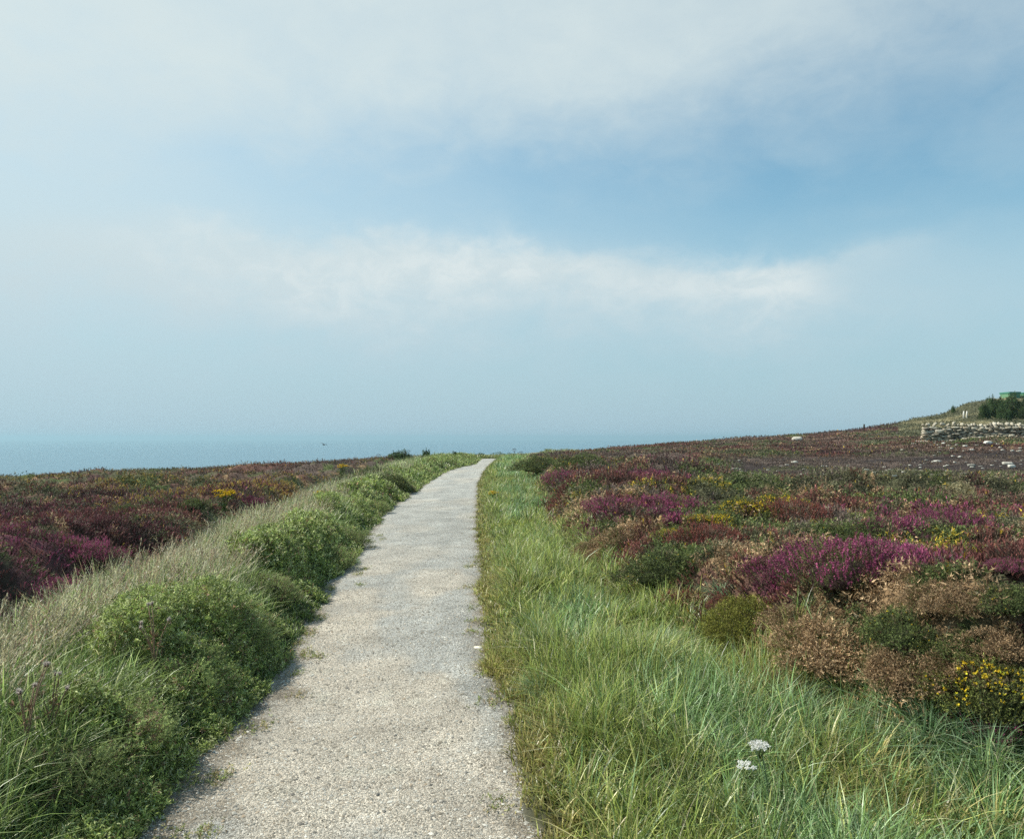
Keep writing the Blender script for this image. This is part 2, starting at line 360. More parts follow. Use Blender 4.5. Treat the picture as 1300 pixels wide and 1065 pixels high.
def path_mat():
    m = mat('path_gravel'); t = m.node_tree; n = t.nodes.new; l = t.links.new
    g = n('ShaderNodeNewGeometry')
    def voro(s, feat='F1'):
        v = n('ShaderNodeTexVoronoi'); v.feature = feat; v.inputs['Scale'].default_value = s; l(g.outputs['Position'], v.inputs['Vector']); return v
    def nz(s, d=4, r=.5):
        v = n('ShaderNodeTexNoise'); v.inputs['Scale'].default_value = s; v.inputs['Detail'].default_value = d; v.inputs['Roughness'].default_value = r; l(g.outputs['Position'], v.inputs['Vector']); return v
    v1 = voro(115); v2 = voro(210)
    sp = n('ShaderNodeSeparateColor'); l(v1.outputs['Color'], sp.inputs[0])
    cr = n('ShaderNodeValToRGB'); e = cr.color_ramp.elements; e[0].position = 0; e[0].color = (.24, .23, .205, 1); e[1].position = 1; e[1].color = (.78, .76, .70, 1)
    x = e.new(.35); x.color = (.44, .43, .39, 1); x = e.new(.75); x.color = (.56, .545, .50, 1)
    l(sp.outputs[0], cr.inputs[0])
    at_ = n('ShaderNodeAttribute'); at_.attribute_name = 'Col'
    mx = n('ShaderNodeMix'); mx.data_type = 'RGBA'; mx.blend_type = 'MULTIPLY'; mx.inputs[0].default_value = 1; l(cr.outputs[0], mx.inputs[6]); l(at_.outputs['Color'], mx.inputs[7])
    n3 = nz(1.7, 6, .65); mr3 = n('ShaderNodeMapRange'); l(n3.outputs[0], mr3.inputs[0]); mr3.inputs[1].default_value = .3; mr3.inputs[2].default_value = .7; mr3.inputs[3].default_value = .78; mr3.inputs[4].default_value = 1.2
    hs = n('ShaderNodeHueSaturation'); l(mx.outputs[2], hs.inputs['Color']); l(mr3.outputs[0], hs.inputs['Value'])
    p = n('ShaderNodeBsdfPrincipled'); p.inputs['Roughness'].default_value = .9; l(hs.outputs[0], p.inputs['Base Color'])
    ad = n('ShaderNodeMath'); ad.operation = 'ADD'; l(v1.outputs['Distance'], ad.inputs[0]); l(v2.outputs['Distance'], ad.inputs[1])
    b = n('ShaderNodeBump'); b.invert = True; b.inputs['Strength'].default_value = .75; b.inputs['Distance'].default_value = .008; l(ad.outputs[0], b.inputs['Height']); l(b.outputs[0], p.inputs['Normal'])
    o = n('ShaderNodeOutputMaterial'); l(p.outputs[0], o.inputs[0]); return m
def sea_mat():
    m = mat('sea_water'); t = m.node_tree; n = t.nodes.new; l = t.links.new
    p = n('ShaderNodeBsdfPrincipled'); p.inputs['Base Color'].default_value = (.085, .18, .235, 1); p.inputs['Roughness'].default_value = .35; p.inputs['IOR'].default_value = 1.33
    g = n('ShaderNodeNewGeometry'); v = n('ShaderNodeTexNoise'); v.inputs['Scale'].default_value = .02; v.inputs['Detail'].default_value = 6; l(g.outputs['Position'], v.inputs['Vector'])
    b = n('ShaderNodeBump'); b.inputs['Strength'].default_value = .15; b.inputs['Distance'].default_value = 1; l(v.outputs[0], b.inputs['Height']); l(b.outputs[0], p.inputs['Normal'])
    o = n('ShaderNodeOutputMaterial'); l(p.outputs[0], o.inputs[0]); return m

# ------------------------------------------------------------------ keyed shrubs: picture x, y, width -> place; kind; label
G_H = 'heather bushes on the open heath'; G_G = 'gorse bushes on the open heath'; G_D = 'dead gorse bushes on the open heath'; G_B = 'green shrubs on the left bank'
KEYS = [
 # right-hand heath
 ('purple', 1080, 700, 140, 'largest magenta purple heather bush, in the middle of the right-hand heath'),
 ('purple', 1004, 708, 86, 'purple heather bush joined to the left side of the largest magenta one'),
 ('purple', 1122, 684, 84, 'magenta heather bush touching the right side of the largest magenta one'),
 ('purple', 1118, 658, 62, 'bright magenta heather bush just behind the largest magenta one'),
 ('purple', 1210, 655, 76, 'magenta heather strip at the right behind the brown gorse, facing the stone wall'),
 ('purple', 1280, 686, 44, 'small magenta heather bush at the right edge among brown gorse'),
 ('russet', 925, 746, 52, 'wine-red heather right behind the round yellow-green gorse cushion'),
 ('purple', 1272, 888, 84, 'dark magenta heather below the yellow-flowered gorse in the right corner'),
 ('purple', 776, 636, 62, 'crimson purple heather bush nearest the right verge halfway up the path'),
 ('purple', 846, 634, 58, 'crimson purple heather bush right of the one nearest the verge'),
 ('purple', 716, 606, 50, 'low purple heather bush beside the right verge towards the far path'),
 ('purple', 826, 601, 44, 'small purple heather bush in front of the distant brown hillside'),
 ('purple', 762, 664, 30, 'tiny violet heather tuft beside the pale dead gorse at the verge'),
 ('russet', 900, 676, 86, 'rusty red heather bush behind the dark green gorse'),
 ('russet', 868, 742, 60, 'dark wine-red heather bush in front of the dark green gorse'),
 ('russet', 1000, 650, 90, 'long rusty heather bush left of the green gorse hump'),
 ('green', 850, 704, 90, 'dark green gorse bush beside the pale dead gorse near the verge'),
 ('lime', 944, 778, 84, 'round yellow-green gorse cushion at the edge of the tall grass'),
 ('green', 1150, 758, 96, 'bright green gorse bush in front of the largest magenta heather'),
 ('green', 1212, 775, 70, 'green gorse bush on the right of the bright green one, among dead brown gorse'),
 ('green', 1062, 664, 70, 'green gorse hump behind the largest magenta heather'),
 ('green', 1190, 690, 60, 'green gorse bush right of the magenta heather, with few yellow dots'),
 ('green', 1275, 716, 70, 'low green gorse bush at the right edge above brown gorse'),
 ('green', 1110, 882, 60, 'green gorse bush behind the tall grass in the right foreground'),
 ('gold', 1256, 834, 120, 'green gorse bush with many yellow flowers in the right foreground corner'),
 ('gold', 948, 640, 66, 'bright yellow flowering gorse bush in the middle of the right-hand heath'),
 ('gold', 900, 652, 60, 'yellow-flecked gorse bush left of the brightest yellow one'),
 ('gold', 996, 634, 60, 'orange yellow flowering gorse bush right of the brightest yellow one'),
 ('gold', 850, 664, 46, 'small yellow-flecked gorse bush nearest the pale dead gorse'),
 ('dead', 1060, 800, 130, 'large brown dead gorse bush filling the right foreground'),
 ('dead', 1010, 846, 84, 'brown dead gorse bush directly behind the tall verge grass'),
 ('dead', 1150, 820, 110, 'brown dead gorse bush left of the yellow-flowered gorse'),
 ('dead', 1022, 764, 70, 'brown and olive dead gorse bush in front of the largest magenta heather'),
 ('dead', 1268, 782, 84, 'brown dead gorse bush at the right edge above the yellow-flowered gorse'),
 ('dead', 1232, 814, 96, 'brown dead gorse bush just above the yellow-flowered gorse'),
 ('dead', 1200, 730, 80, 'pale brown dead gorse bush behind the bright green gorse'),
 ('dead', 766, 690, 60, 'pale straw-brown dead gorse bush beside the right verge'),
 ('dead', 800, 668, 56, 'tangled brown dead gorse bush behind the pale straw-brown one'),
 ('green', 690, 588, 60, 'olive green gorse bush beside the far end of the right verge'),
 ('green', 735, 585, 54, 'dark green gorse bush under the skyline right of the path'),
]
LKEYS = [
 ('leafy', 130, 870, 150, 'dark leafy shrub with withered brown sprays beside the lower left of the path'),
 ('leafy', 225, 815, 120, 'broad green leafy shrub spilling onto the left edge of the path'),
 ('leafy', 292, 768, 90, 'green shrub casting its shadow on the left edge of the gravel'),
 ('leafy', 60, 830, 120, 'leafy green shrub low at the left side of the picture'),
 ('leafy', 60, 920, 140, 'dark green shrub in the lower left corner'),
 ('leafy', 338, 722, 76, 'dense green shrub halfway along the left bank'),
 ('leafy', 322, 700, 50, 'green shrub among pale dry grass on the left bank'),
 ('leafy', 436, 668, 52, 'dark shrub at the path edge where it bends left'),
 ('leafy', 414, 690, 60, 'shrub with reddish sprays on the left bank'),
 ('green', 474, 604, 80, 'large dark olive bush standing up on the far left bank'),
 ('green', 496, 610, 50, 'dark bush on the path side of the large olive one'),
 ('leafy', 474, 634, 36, 'green shrub overhanging the path beyond its bend'),
 ('purple', 318, 632, 34, 'small crimson heather bush behind the left bank beside the yellow ragwort'),
 ('purple', 70, 742, 90, 'reddish purple heather bush at the far left behind the pale grass'),
 ('purple', 110, 690, 80, 'dark crimson heather bush on the left heath behind the dry grass'),
 ('green', 160, 636, 34, 'dark green gorse bush standing out on the left heath'),
 ('green', 245, 627, 26, 'pair-like green gorse bush left of the yellow ragwort'),
]
SPEC = {'purple': 0, 'russet': 1, 'green': 2, 'lime': 3, 'gold': 4, 'dead': 5, 'leafy': 2}
PLACED = []
for kind, px, py, wpx, lab in KEYS + LKEYS:
    hgt = {'leafy': .25, 'green': .2, 'gold': .2}.get(kind, .15)
    X, Y = at(px, py, hgt); R = wpx / 2 / F * Y
    PLACED.append((kind, X, Y, R, lab, (kind, px, py, wpx, lab) in LKEYS))

# species colours (linear base colours) : flower/tip, lower sprig
TIP = np.array([(.36, .085, .17), (.29, .11, .09), (.19, .235, .075), (.40, .39, .08), (.22, .24, .065), (.64, .44, .25), (.25, .185, .145), (.17, .075, .07), (.21, .205, .105), (.42, .38, .22), (.080, .062, .056), (.25, .155, .115)])
LOW = np.array([(.09, .05, .045), (.08, .055, .04), (.05, .065, .025), (.12, .12, .025), (.06, .07, .025), (.18, .115, .06), (.08, .06, .05), (.05, .035, .03), (.06, .06, .034), (.14, .12, .06), (.045, .035, .031), (.09, .06, .045)])
# 0 purple 1 russet 2 green 3 lime 4 gorse in flower 5 dead 6 grey-brown heather 7 dark wine 8 olive 9 straw 10 burnt 11 red brown
def species(X, Y):
    r = np.hypot(X, Y); n = len(X)
    wx = X + (fbm(X * .9, Y * .9, 3) - .5) * 1.2; wy = Y + (fbm(X * .9, Y * .9, 4) - .5) * 1.2
    wx = wx + (fbm(X * 3.4, Y * 3.4, 7) - .5) * .5; wy = wy + (fbm(X * 3.4, Y * 3.4, 8) - .5) * .5
    k = np.where(r < 14, .62, np.where(r < 30, .36, .17))
    def f(i): return fbm(wx * k + i * 7.7, wy * k * .75 - i * 3.1, 100 + i, 3)
    near = r < 14; midr = (r >= 14) & (r < 32); far = r >= 32; left = X < 0
    B = np.full((12, n), -9.0)
    def setb(i, m, b):
        if b is None: return
        B[i][m] = f(i)[m] + b
    R_ = ~left
    for i, b in {0: -.03, 1: .04, 2: .02, 4: .0, 5: .06, 6: .02, 8: .01}.items(): setb(i, near & R_, b)
    for i, b in {0: -.03, 1: .05, 2: -.02, 4: .0, 6: .11, 7: .03, 8: .05, 9: -.10, 5: -.04, 11: .04}.items(): setb(i, midr & R_, b)
    for i, b in {11: .13, 1: .0, 6: .06, 8: .04, 9: -.14, 7: -.02}.items(): setb(i, far & R_, b)
    for i, b in {0: .0, 7: .07, 1: .03, 6: -.06, 8: -.03, 2: -.07}.items(): setb(i, (r < 16) & left, b)
    for i, b in {7: -.01, 1: -.03, 11: .05, 6: .07, 8: .10, 4: .0, 2: -.03, 0: -.08}.items(): setb(i, (r >= 16) & left, b)
    s = np.argmax(B, 0)
    fr = np.where(r < 12, 3.6, np.where(r < 30, 1.5, .5)); dn = fbm(X * fr, Y * fr, 141, 2); alt = fbm(X * fr * .8 + 9, Y * fr * .8, 151, 2)
    def swap():
        q = dn > .61; s[q] = np.where(alt[q] < .40, 2, np.where(alt[q] < .5, 8, np.where(alt[q] < .58, 5, 1)))
        q = (dn < .30) & left; s[q] = np.where(alt[q] < .5, 8, 6)
    swap()
    # grassy olive knoll at the far right
    u = X / np.maximum(Y, .1); kn = (u > .50) & (r > 84); s[kn] = np.where(f(9)[kn] > .52, 9, 8)
    b = burnt(X, Y); bb = b > rng.uniform(.08, .75, n); s[bb] = np.where(f(3)[bb] > .62, 8, np.where(dn[bb] > .56, 6, 10))
    for kind, x, y, R, lab, isl in PLACED:
        if R < .12: continue
        d = np.hypot((wx - x) * .5 + (X - x) * .5, (wy - y) * .5 + (Y - y) * .5); s[(d < R * 1.2) & (dn < .66)] = SPEC[kind]
    return s

# ------------------------------------------------------------------ ground, path, sea
def tag(o, label=None, cat_=None, group=None, kind=None):
    if label: o['label'] = label
    if cat_: o['category'] = cat_
    if group: o['group'] = group
    if kind: o['kind'] = kind
    return o
thf = np.radians(np.arange(-46, 46.01, .13)); thb = np.radians(np.arange(46, 314, 2.0))[1:]
TH = np.concatenate([thf, thb]); RR = np.concatenate([[.3], np.exp(np.linspace(math.log(.8), math.log(170), 430)), np.exp(np.linspace(math.log(180), math.log(1500), 30))])
X = np.outer(RR, np.sin(TH)); Y = np.outer(RR, np.cos(TH)); Z = H(X, Y)
gv = np.stack([X, Y, Z], -1).reshape(-1, 3); nT = len(TH); nR = len(RR)
ii, jj = np.meshgrid(np.arange(nR - 1), np.arange(nT), indexing='ij'); j2 = (jj + 1) % nT
gf = np.stack([ii * nT + jj, (ii + 1) * nT + jj, (ii + 1) * nT + j2, ii * nT + j2], -1).reshape(-1, 4)[:, ::-1]
gx, gy = gv[:, 0], gv[:, 1]
sp_ = species(gx, gy); hm = hmask(gx, gy)[0]
gc = LOW[sp_] * .8 + TIP[sp_] * .2
verge = np.array([.075, .075, .04]) ; gc = gc * hm[:, None] + verge * (1 - hm[:, None])
pm = pmask(gx, gy)[:, None]; gc = gc * (1 - pm) + np.array([.3, .28, .24]) * pm
gf_c = np.array([gv[0], ]).copy()
ctr = len(gv); gv = np.concatenate([gv, [[0, 0, float(H(0., 0.))]]]); gc = np.concatenate([gc, gc[:1]])
ground = mesh_np('ground', gv, gf, gc, [ground_mat()], smooth=True); tag(ground, kind='structure')
ty = np.concatenate([np.arange(-6, 16, .06), np.arange(16, 57.5, .2)]); tx = np.linspace(0, 1, 44)
PY = np.repeat(ty[:, None], 44, 1); a_ = xl(ty) - .2; b_ = xr(ty) + .16
PX = a_[:, None] + (b_ - a_)[:, None] * tx[None]
edge = np.minimum(sstep(0, .18, PX - a_[:, None]), sstep(0, .14, b_[:, None] - PX))
PZ = H0(PX, PY) - .012 - .035 * (1 - edge) + .012 * (fbm(PX * 3, PY * 3, 8) - .5)
pv = np.stack([PX, PY, PZ], -1).reshape(-1, 3); n1 = len(ty)
ii, jj = np.meshgrid(np.arange(n1 - 1), np.arange(43), indexing='ij')
pf = np.stack([ii * 44 + jj, ii * 44 + jj + 1, (ii + 1) * 44 + jj + 1, (ii + 1) * 44 + jj], -1).reshape(-1, 4)
sx_ = (PX - xl(PY)) / (xr(PY) - xl(PY)); nz_ = fbm(PX * 1.2, PY * .8, 601, 4); nz2 = fbm(PX * 5, PY * 5, 605, 3)
tanf = np.clip(sstep(.44, .6, nz_ + .28 * (1 - sx_) * (1 - sstep(4.6, 7.5, PY)) - .05), 0, 1)
wear = 1 - .10 * sstep(.5, .62, fbm(PX * 1.9 + 4, PY * .35, 611, 3)) * sstep(.15, .45, sx_)
dirt = np.clip(1 - sstep(-.02, .10 , np.minimum(PX - xl(PY) - .30 * (1 - sstep(4.2, 6, PY)) * (nz2 + .2), xr(PY) - PX) - .16 * (nz2 - .42)), 0, 1)
tanf = tanf * (1 - .65 * sstep(7, 12, PY))
PCOL = np.ones(PX.shape + (3,)) * np.array([.95, .965, .94]) * wear[..., None]
PCOL = PCOL * (1 - tanf[..., None]) + np.array([1.22, 1.11, .96]) * tanf[..., None]
PCOL = PCOL * (1 - .75 * dirt[..., None]) + np.array([.42, .34, .24]) * .75 * dirt[..., None]
PCOL = (PCOL * .78 * (.85 + .3 * nz2[..., None])).reshape(-1, 3)
path = mesh_np('path', pv, pf, PCOL, [path_mat()], smooth=True); tag(path, kind='structure')
def pathz(X, Y): return H0(X, Y) - .012 + .012 * (fbm(X * 3, Y * 3, 8) - .5)
SEAZ = -46
v = [(0, 0, SEAZ)] + [(15000 * math.cos(a), 15000 * math.sin(a), SEAZ) for a in np.arange(96) * 2 * PI / 96]
f = np.array([(0, i + 1, (i + 1) % 96 + 1) for i in range(96)])
sea = mesh_np('sea', np.array(v), f, None, [sea_mat()]); tag(sea, kind='structure')

# loose chips on the path
def chips(n, y0, y1, s0, s1, edges=False):
    y = np.exp(rng.uniform(math.log(y0), math.log(y1), n)); a, b = xl(y) - .12, xr(y) + .1
    t = rng.uniform(0, 1, n)
    if edges: t = np.where(rng.random(n) < .5, t ** 3, 1 - t ** 3)
    x = a + (b - a) * t
    octv = np.array([(1, 0, 0), (0, 1, 0), (-1, 0, 0), (0, -1, 0), (0, 0, 1), (0, 0, -.4)]); octf = np.array([(0, 1, 4), (1, 2, 4), (2, 3, 4), (3, 0, 4)])
    s = rng.uniform(s0, s1, n) * rng.uniform(.6, 1.3, n)
    v = octv[None] * rng.uniform(.6, 1.3, (n, 6, 3)) * s[:, None, None] * np.array([1, .8, .55])
    ang = rng.uniform(0, 2 * PI, n); c, q = np.cos(ang)[:, None], np.sin(ang)[:, None]
    vx = v[..., 0] * c - v[..., 1] * q; vy = v[..., 0] * q + v[..., 1] * c
    v = np.stack([vx + x[:, None], vy + y[:, None], v[..., 2] + pathz(x, y)[:, None] + (s * .12)[:, None]], -1)
    base = np.array([(.42, .41, .37), (.55, .53, .48), (.3, .27, .22), (.22, .21, .19), (.46, .38, .29), (.68, .66, .6)])[rng.choice(6, n, p=[.26, .22, .16, .16, .10, .10])]
    c = np.repeat(base * rng.uniform(.8, 1.15, n)[:, None], 6, 0)
    return v.reshape(-1, 3), (np.arange(n)[:, None, None] * 6 + octf[None]).reshape(-1, 3), c
v, f, c = cat([chips(60000, 2.2, 6.5, .002, .0058), chips(30000, 6, 20, .003, .008), chips(9000, 2.3, 14, .005, .013, True)])
gravel = mesh_np('gravel', v, f, c, [M_STONE]); tag(gravel, 'fine grey and sandy gravel chips loose on the path', 'gravel', kind='stuff')

# ------------------------------------------------------------------ heath ground cover (nobody could count it)
def heath(n, r0, r1, k, size, nl, nw, side, t0=0.05):
    th = rng.uniform(math.radians(-40), math.radians(40), n); r = np.exp(rng.uniform(math.log(r0), math.log(r1), n))
    X = r * np.sin(th); Y = r * np.cos(th)
    m = (X > vr(Y) - .1) if side > 0 else (X < vl(Y) + .25)
    u = rng.random(n)
    if side > 0: m &= u < sstep(-.1, .25, X - vr(Y)) + .05
    else: m &= u < sstep(-.25, .5, vl(Y) - X) + .05
    R = np.interp(np.arctan2(X, Y), _th, _R); m &= r < R * 1.05 + 6
    X, Y, r = X[m], Y[m], r[m]; n = len(X)
    s = species(X, Y); P = np.stack([X, Y, H(X, Y) - .01], 1)
    # hummock normal
    e = .06; gx = (H(X + e, Y) - H(X - e, Y)) / (2 * e); gy = (H(X, Y + e) - H(X, Y - e)) / (2 * e)
    Nn = unit(np.stack([-gx, -gy, np.ones(n)], 1))
    heathr = np.isin(s, [0, 1, 6, 7, 10, 11])
    D = unit(Nn + np.array([0, 0, .5]) + randunit(n) * np.where(heathr, .45, .8)[:, None])
    sc = rng.uniform(.6, 1.35, n) * np.clip((r / ((r0 + r1) / 2)) ** .6, .5, 1.8) * np.where(s == 10, .5, 1) * (1 - .25 * burnt(X, Y))
    hum = .35 + 1.3 * fbm(X * 4, Y * 4, 61, 2)
    tip = TIP[s] * (.4 + 1.2 * fbm(X * 4, Y * 4, 71, 2))[:, None] * rng.uniform(.8, 1.2, n)[:, None]
    # mixed individuals: a share of every patch is something else
    o = rng.random(n) < .12; alt = LOW[s] * 1.5; tip[o] = alt[o]
    o = rng.random(n) < .05; tip[o] = np.array([.34, .29, .18]) * rng.uniform(.7, 1.1, (o.sum(), 1))
    yf = (s == 4) & (rng.random(n) < .34) & (fbm(X * .8, Y * .8, 201) > .42); tip[yf] = (.85, .60, .06)
    yf = (s != 10) & (s != 4) & (rng.random(n) < .012); tip[yf] = (.62, .42, .05)
    if side < 0:
        yf = (r > 14) & (fbm(X * .55, Y * .22, 221, 3) > .60) & (rng.random(n) < .5); tip[yf] = (.58, .40, .09)
        cr_ = (r < 17) & (rng.random(n) < .30); tip[cr_] = np.array([.24, .075, .095]) * rng.uniform(.6, 1.3, (cr_.sum(), 1))
    Ln = size * sc * hum
    out = []
    for flag, al, spd in ((True, .85, .55), (False, .35, .9)):
        q = heathr == flag
        if q.sum(): out.append(sprigs(P[q], D[q], Ln[q], k, nl * sc[q], nw * sc[q], al, spd, LOW[s][q] * rng.uniform(.7, 1.3, (q.sum(), 1)), t0=t0, tip=tip[q]))
    return cat(out)
parts = [heath(95000, 2.9, 9, 14, .10, .024, .0068, 1), heath(130000, 8.6, 20, 10, .155, .038, .013, 1), heath(170000, 19, 50, 5, .13, .06, .024, 1), heath(120000, 46, 150, 4, .15, .12, .075, 1)]
hr = mesh_np('heather_ground_cover', *cat(parts), [M_HEATH]); tag(hr, 'low patchwork of heather and gorse carpeting the heath right of the path', 'heath', kind='stuff')
parts = [heath(60000, 4.5, 10, 12, .085, .022, .0055, -1), heath(120000, 9, 20, 8, .12, .036, .011, -1), heath(150000, 19, 80, 5, .13, .06, .027, -1)]
hl = mesh_np('heather_ground_cover', *cat(parts), [M_HEATH]); tag(hl, 'dark reddish heather carpeting the heath left of the path down towards the sea', 'heath', kind='stuff')

# ------------------------------------------------------------------ grass
def pal(cols, p, n): return np.array(cols)[rng.choice(len(cols), n, p=np.array(p) / sum(p))] * (.45 + 1.15 * rng.random((n, 1)) ** 1.1)
def grass(n, y0, y1, side, hs, ws, segs, clump=.045, dens_pow=1.0):
    nc = max(1, n // 26)
    y = np.exp(rng.uniform(math.log(y0), math.log(y1), nc)); 
    if side > 0: a, b = xr(y) + .02, np.minimum(vr(y) + .35, y * .82 + .8)
    else: a, b = xl(y) - .02, np.maximum(vl(y) - .05, -y * .82 - .8)
    t = rng.uniform(0, 1, nc); x = a + (b - a) * t
    idx = rng.integers(0, nc, n); off = rng.normal(0, clump, (n, 2)) * np.clip(y[idx] / 6, 1, 3)[:, None]
    X = x[idx] + off[:, 0]; Y = y[idx] + off[:, 1]
    if side > 0: s = (X - xr(Y)); wd = np.maximum(vr(Y) - xr(Y), .3)
    else: s = (xl(Y) - X); wd = np.maximum(xl(Y) - vl(Y), .3)
    keep = (s > -.02 - .12 * rng.random(n) * (fbm(X * 4, Y * 4, 371, 2) > .52)) ; X, Y, s, wd, off, idx = X[keep], Y[keep], s[keep], wd[keep], off[keep], idx[keep]; n = len(X)
    q = s / wd
    z = H(X, Y) - .005; P = np.stack([X, Y, z], 1)
    big = fbm(X * .9, Y * .9, 301); hump = fbm(X * 2.3, Y * 2.3, 305)
    grow = sstep(-.02, .42, s)
    ch = rng.uniform(.4, 1.5, nc)[idx]; cv = rng.uniform(.6, 1.3, nc)[idx]; cb = rng.random(nc)[idx]
    h = hs * (.22 + .78 * grow) * (.45 + 1.0 * big) * (.6 + .7 * hump) * rng.uniform(.55, 1.2, n) * ch
    if side > 0: h *= 1 - .35 * sstep(.9, 1.4, q)
    ca = rng.uniform(0, 2 * PI, nc)[idx]; ang = ca + rng.normal(0, .8, n)
    ld = off / np.maximum(np.linalg.norm(off, axis=1, keepdims=True), 1e-6) * 1.1 + np.stack([np.cos(ang), np.sin(ang)], 1) * .8 + np.array([.2, -.1])
    ld = ld / np.linalg.norm(ld, axis=1, keepdims=True)
    lean = np.abs(rng.normal(.48, .42, n)) + .2 * (1 - big)
    w_ = ws * rng.uniform(.6, 1.3, n)
    if side > 0:
        blue = sstep(.50, .66, fbm(X * .8 + 3, Y * .5, 311)) * sstep(.3, .8, s)
        g1 = pal([(.17, .26, .085), (.24, .35, .15), (.34, .44, .25), (.08, .13, .04), (.58, .54, .36)], [3, 4, 3, 2, .8], n)
        g2 = pal([(.20, .25, .065), (.30, .34, .095), (.42, .42, .15), (.09, .13, .04), (.58, .50, .30)], [3, 4, 3, 2, 1.2], n)
        C = np.where((.35 * rng.random(n) + .65 * cb < .22 + .6 * blue)[:, None], g1, g2)
        tan = (rng.random(n) < (1 - sstep(.05, .35, s)) * .75 + .45 * sstep(.62, .72, fbm(X * 1.3, Y * 1.3, 333)))
        C = np.where(tan[:, None], pal([(.44, .37, .17), (.35, .28, .12), (.28, .28, .08)], [2, 1, 2], n), C)
    else:
        g1 = pal([(.16, .22, .06), (.24, .30, .10), (.08, .12, .04), (.35, .41, .18), (.55, .50, .32)], [4, 4, 3, 2, .8], n)
        g2 = pal([(.56, .53, .36), (.46, .45, .27), (.28, .34, .15), (.22, .28, .12), (.36, .27, .16)], [2.4, 3, 3.4, 3, 1], n)
        dry = sstep(.30, .70, q + (fbm(X * .9, Y * .9, 341) - .5) * .7 - .25 * (1 - sstep(5, 8, Y)))
        C = np.where((rng.random(n) < .85 * dry)[:, None], g2, g1)
        h *= .55 + .45 * sstep(.1, .5, q) 
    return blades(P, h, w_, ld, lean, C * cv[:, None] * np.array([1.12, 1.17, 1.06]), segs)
parts = [grass(86000, 2.1, 5.6, 1, .25, .0085, 4), grass(76000, 5.2, 12, 1, .25, .0125, 3), grass(70000, 11, 30, 1, .25, .022, 2), grass(34000, 28, 62, 1, .30, .045, 2)]
n_ = 9000; y_ = rng.uniform(57, 66, n_); x_ = rng.uniform(-6, 5, n_); a_ = rng.uniform(0, 6.28, n_)
parts.append(blades(np.stack([x_, y_, H(x_, y_)], 1), rng.uniform(.2, .5, n_), np.full(n_, .05), np.stack([np.cos(a_), np.sin(a_)], 1), np.full(n_, .5), pal([(.24, .28, .09), (.35, .36, .15), (.16, .2, .07)], [2, 2, 2], n_), 2))
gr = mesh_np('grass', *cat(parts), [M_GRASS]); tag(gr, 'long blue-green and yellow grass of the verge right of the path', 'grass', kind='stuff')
parts = [grass(56000, 2.2, 5.6, -1, .28, .0088, 4), grass(74000, 5.2, 12, -1, .29, .012, 3), grass(70000, 11, 30, -1, .30, .020, 2), grass(34000, 28, 62, -1, .36, .045, 2)]
# tall flowering stalks with seed heads
def stalks(n, y0, y1, wmul=1.0):
    y = np.exp(rng.uniform(math.log(y0), math.log(y1), n)); q = rng.uniform(.42, 1.04, n); x = xl(y) + (vl(y) - xl(y)) * q
    keep = fbm(x * .9, y * .9, 351) > .43; x, y = x[keep], y[keep]; n = len(x)
    P = np.stack([x, y, H(x, y)], 1); h = rng.uniform(.25, .50, n); a = rng.uniform(0, 2 * PI, n)
    ld = np.stack([np.cos(a) * .6 + .5, np.sin(a) * .6], 1); ld /= np.linalg.norm(ld, axis=1, keepdims=True); lean = rng.uniform(.1, .8, n)
    C = pal([(.5, .46, .32), (.42, .36, .22), (.36, .24, .18)], [3, 2, 1], n)
    b1 = blades(P, h, np.full(n, .0042) * wmul, ld, lean, C, 4)
    t = .86; top = P + np.stack([ld[:, 0] * h * lean * t * t, ld[:, 1] * h * lean * t * t, h * t * (1 - .38 * lean * t)], 1)
    D = unit(np.stack([ld[:, 0] * lean * 1.4, ld[:, 1] * lean * 1.4, 1 - .5 * lean], 1))
    return cat([b1, sprigs(top, D, np.full(n, .075), 14, .014, .005 * wmul, .9, .35, C * 1.05, t0=0)])
parts += [stalks(5600, 3.5, 12, 1.2), stalks(4200, 11, 40, 2.3)]
gl = mesh_np('grass', *cat(parts), [M_GRASS]); tag(gl, 'green and straw-coloured seeding grass on the bank left of the path', 'grass', kind='stuff')

def herbs(n, y0, y1, k, nl, nw):
    y = np.exp(rng.uniform(math.log(y0), math.log(y1), n)); q = rng.uniform(-.01, .62, n); x = xl(y) + (vl(y) - xl(y)) * q; s = xl(y) - x
    hump = fbm(x * 1.5, y * 1.5, 401, 3); keep = (hump > .50 + .3 * q * rng.random(n)); x, y, s, hump, q = x[keep], y[keep], s[keep], hump[keep], q[keep]; n = len(x)
    top = (.03 + .36 * sstep(.45, .78, hump)) * sstep(-.03, .5, s)
    z = H(x, y) + top * (1 - .45 * rng.random(n) ** 1.6); D = unit(randunit(n) * .7 + np.array([.1, -.1, .8]))
    C = pal([(.30, .37, .10), (.41, .47, .17), (.14, .18, .05), (.48, .50, .26), (.38, .24, .15)], [4, 4, 3, 2, .5], n)
    return sprigs(np.stack([x, y, z], 1), D, rng.uniform(.04, .09, n) * np.clip(y / 6, 1, 2.5) ** .5, k, nl, nw, .45, .85, C, leaf=True)
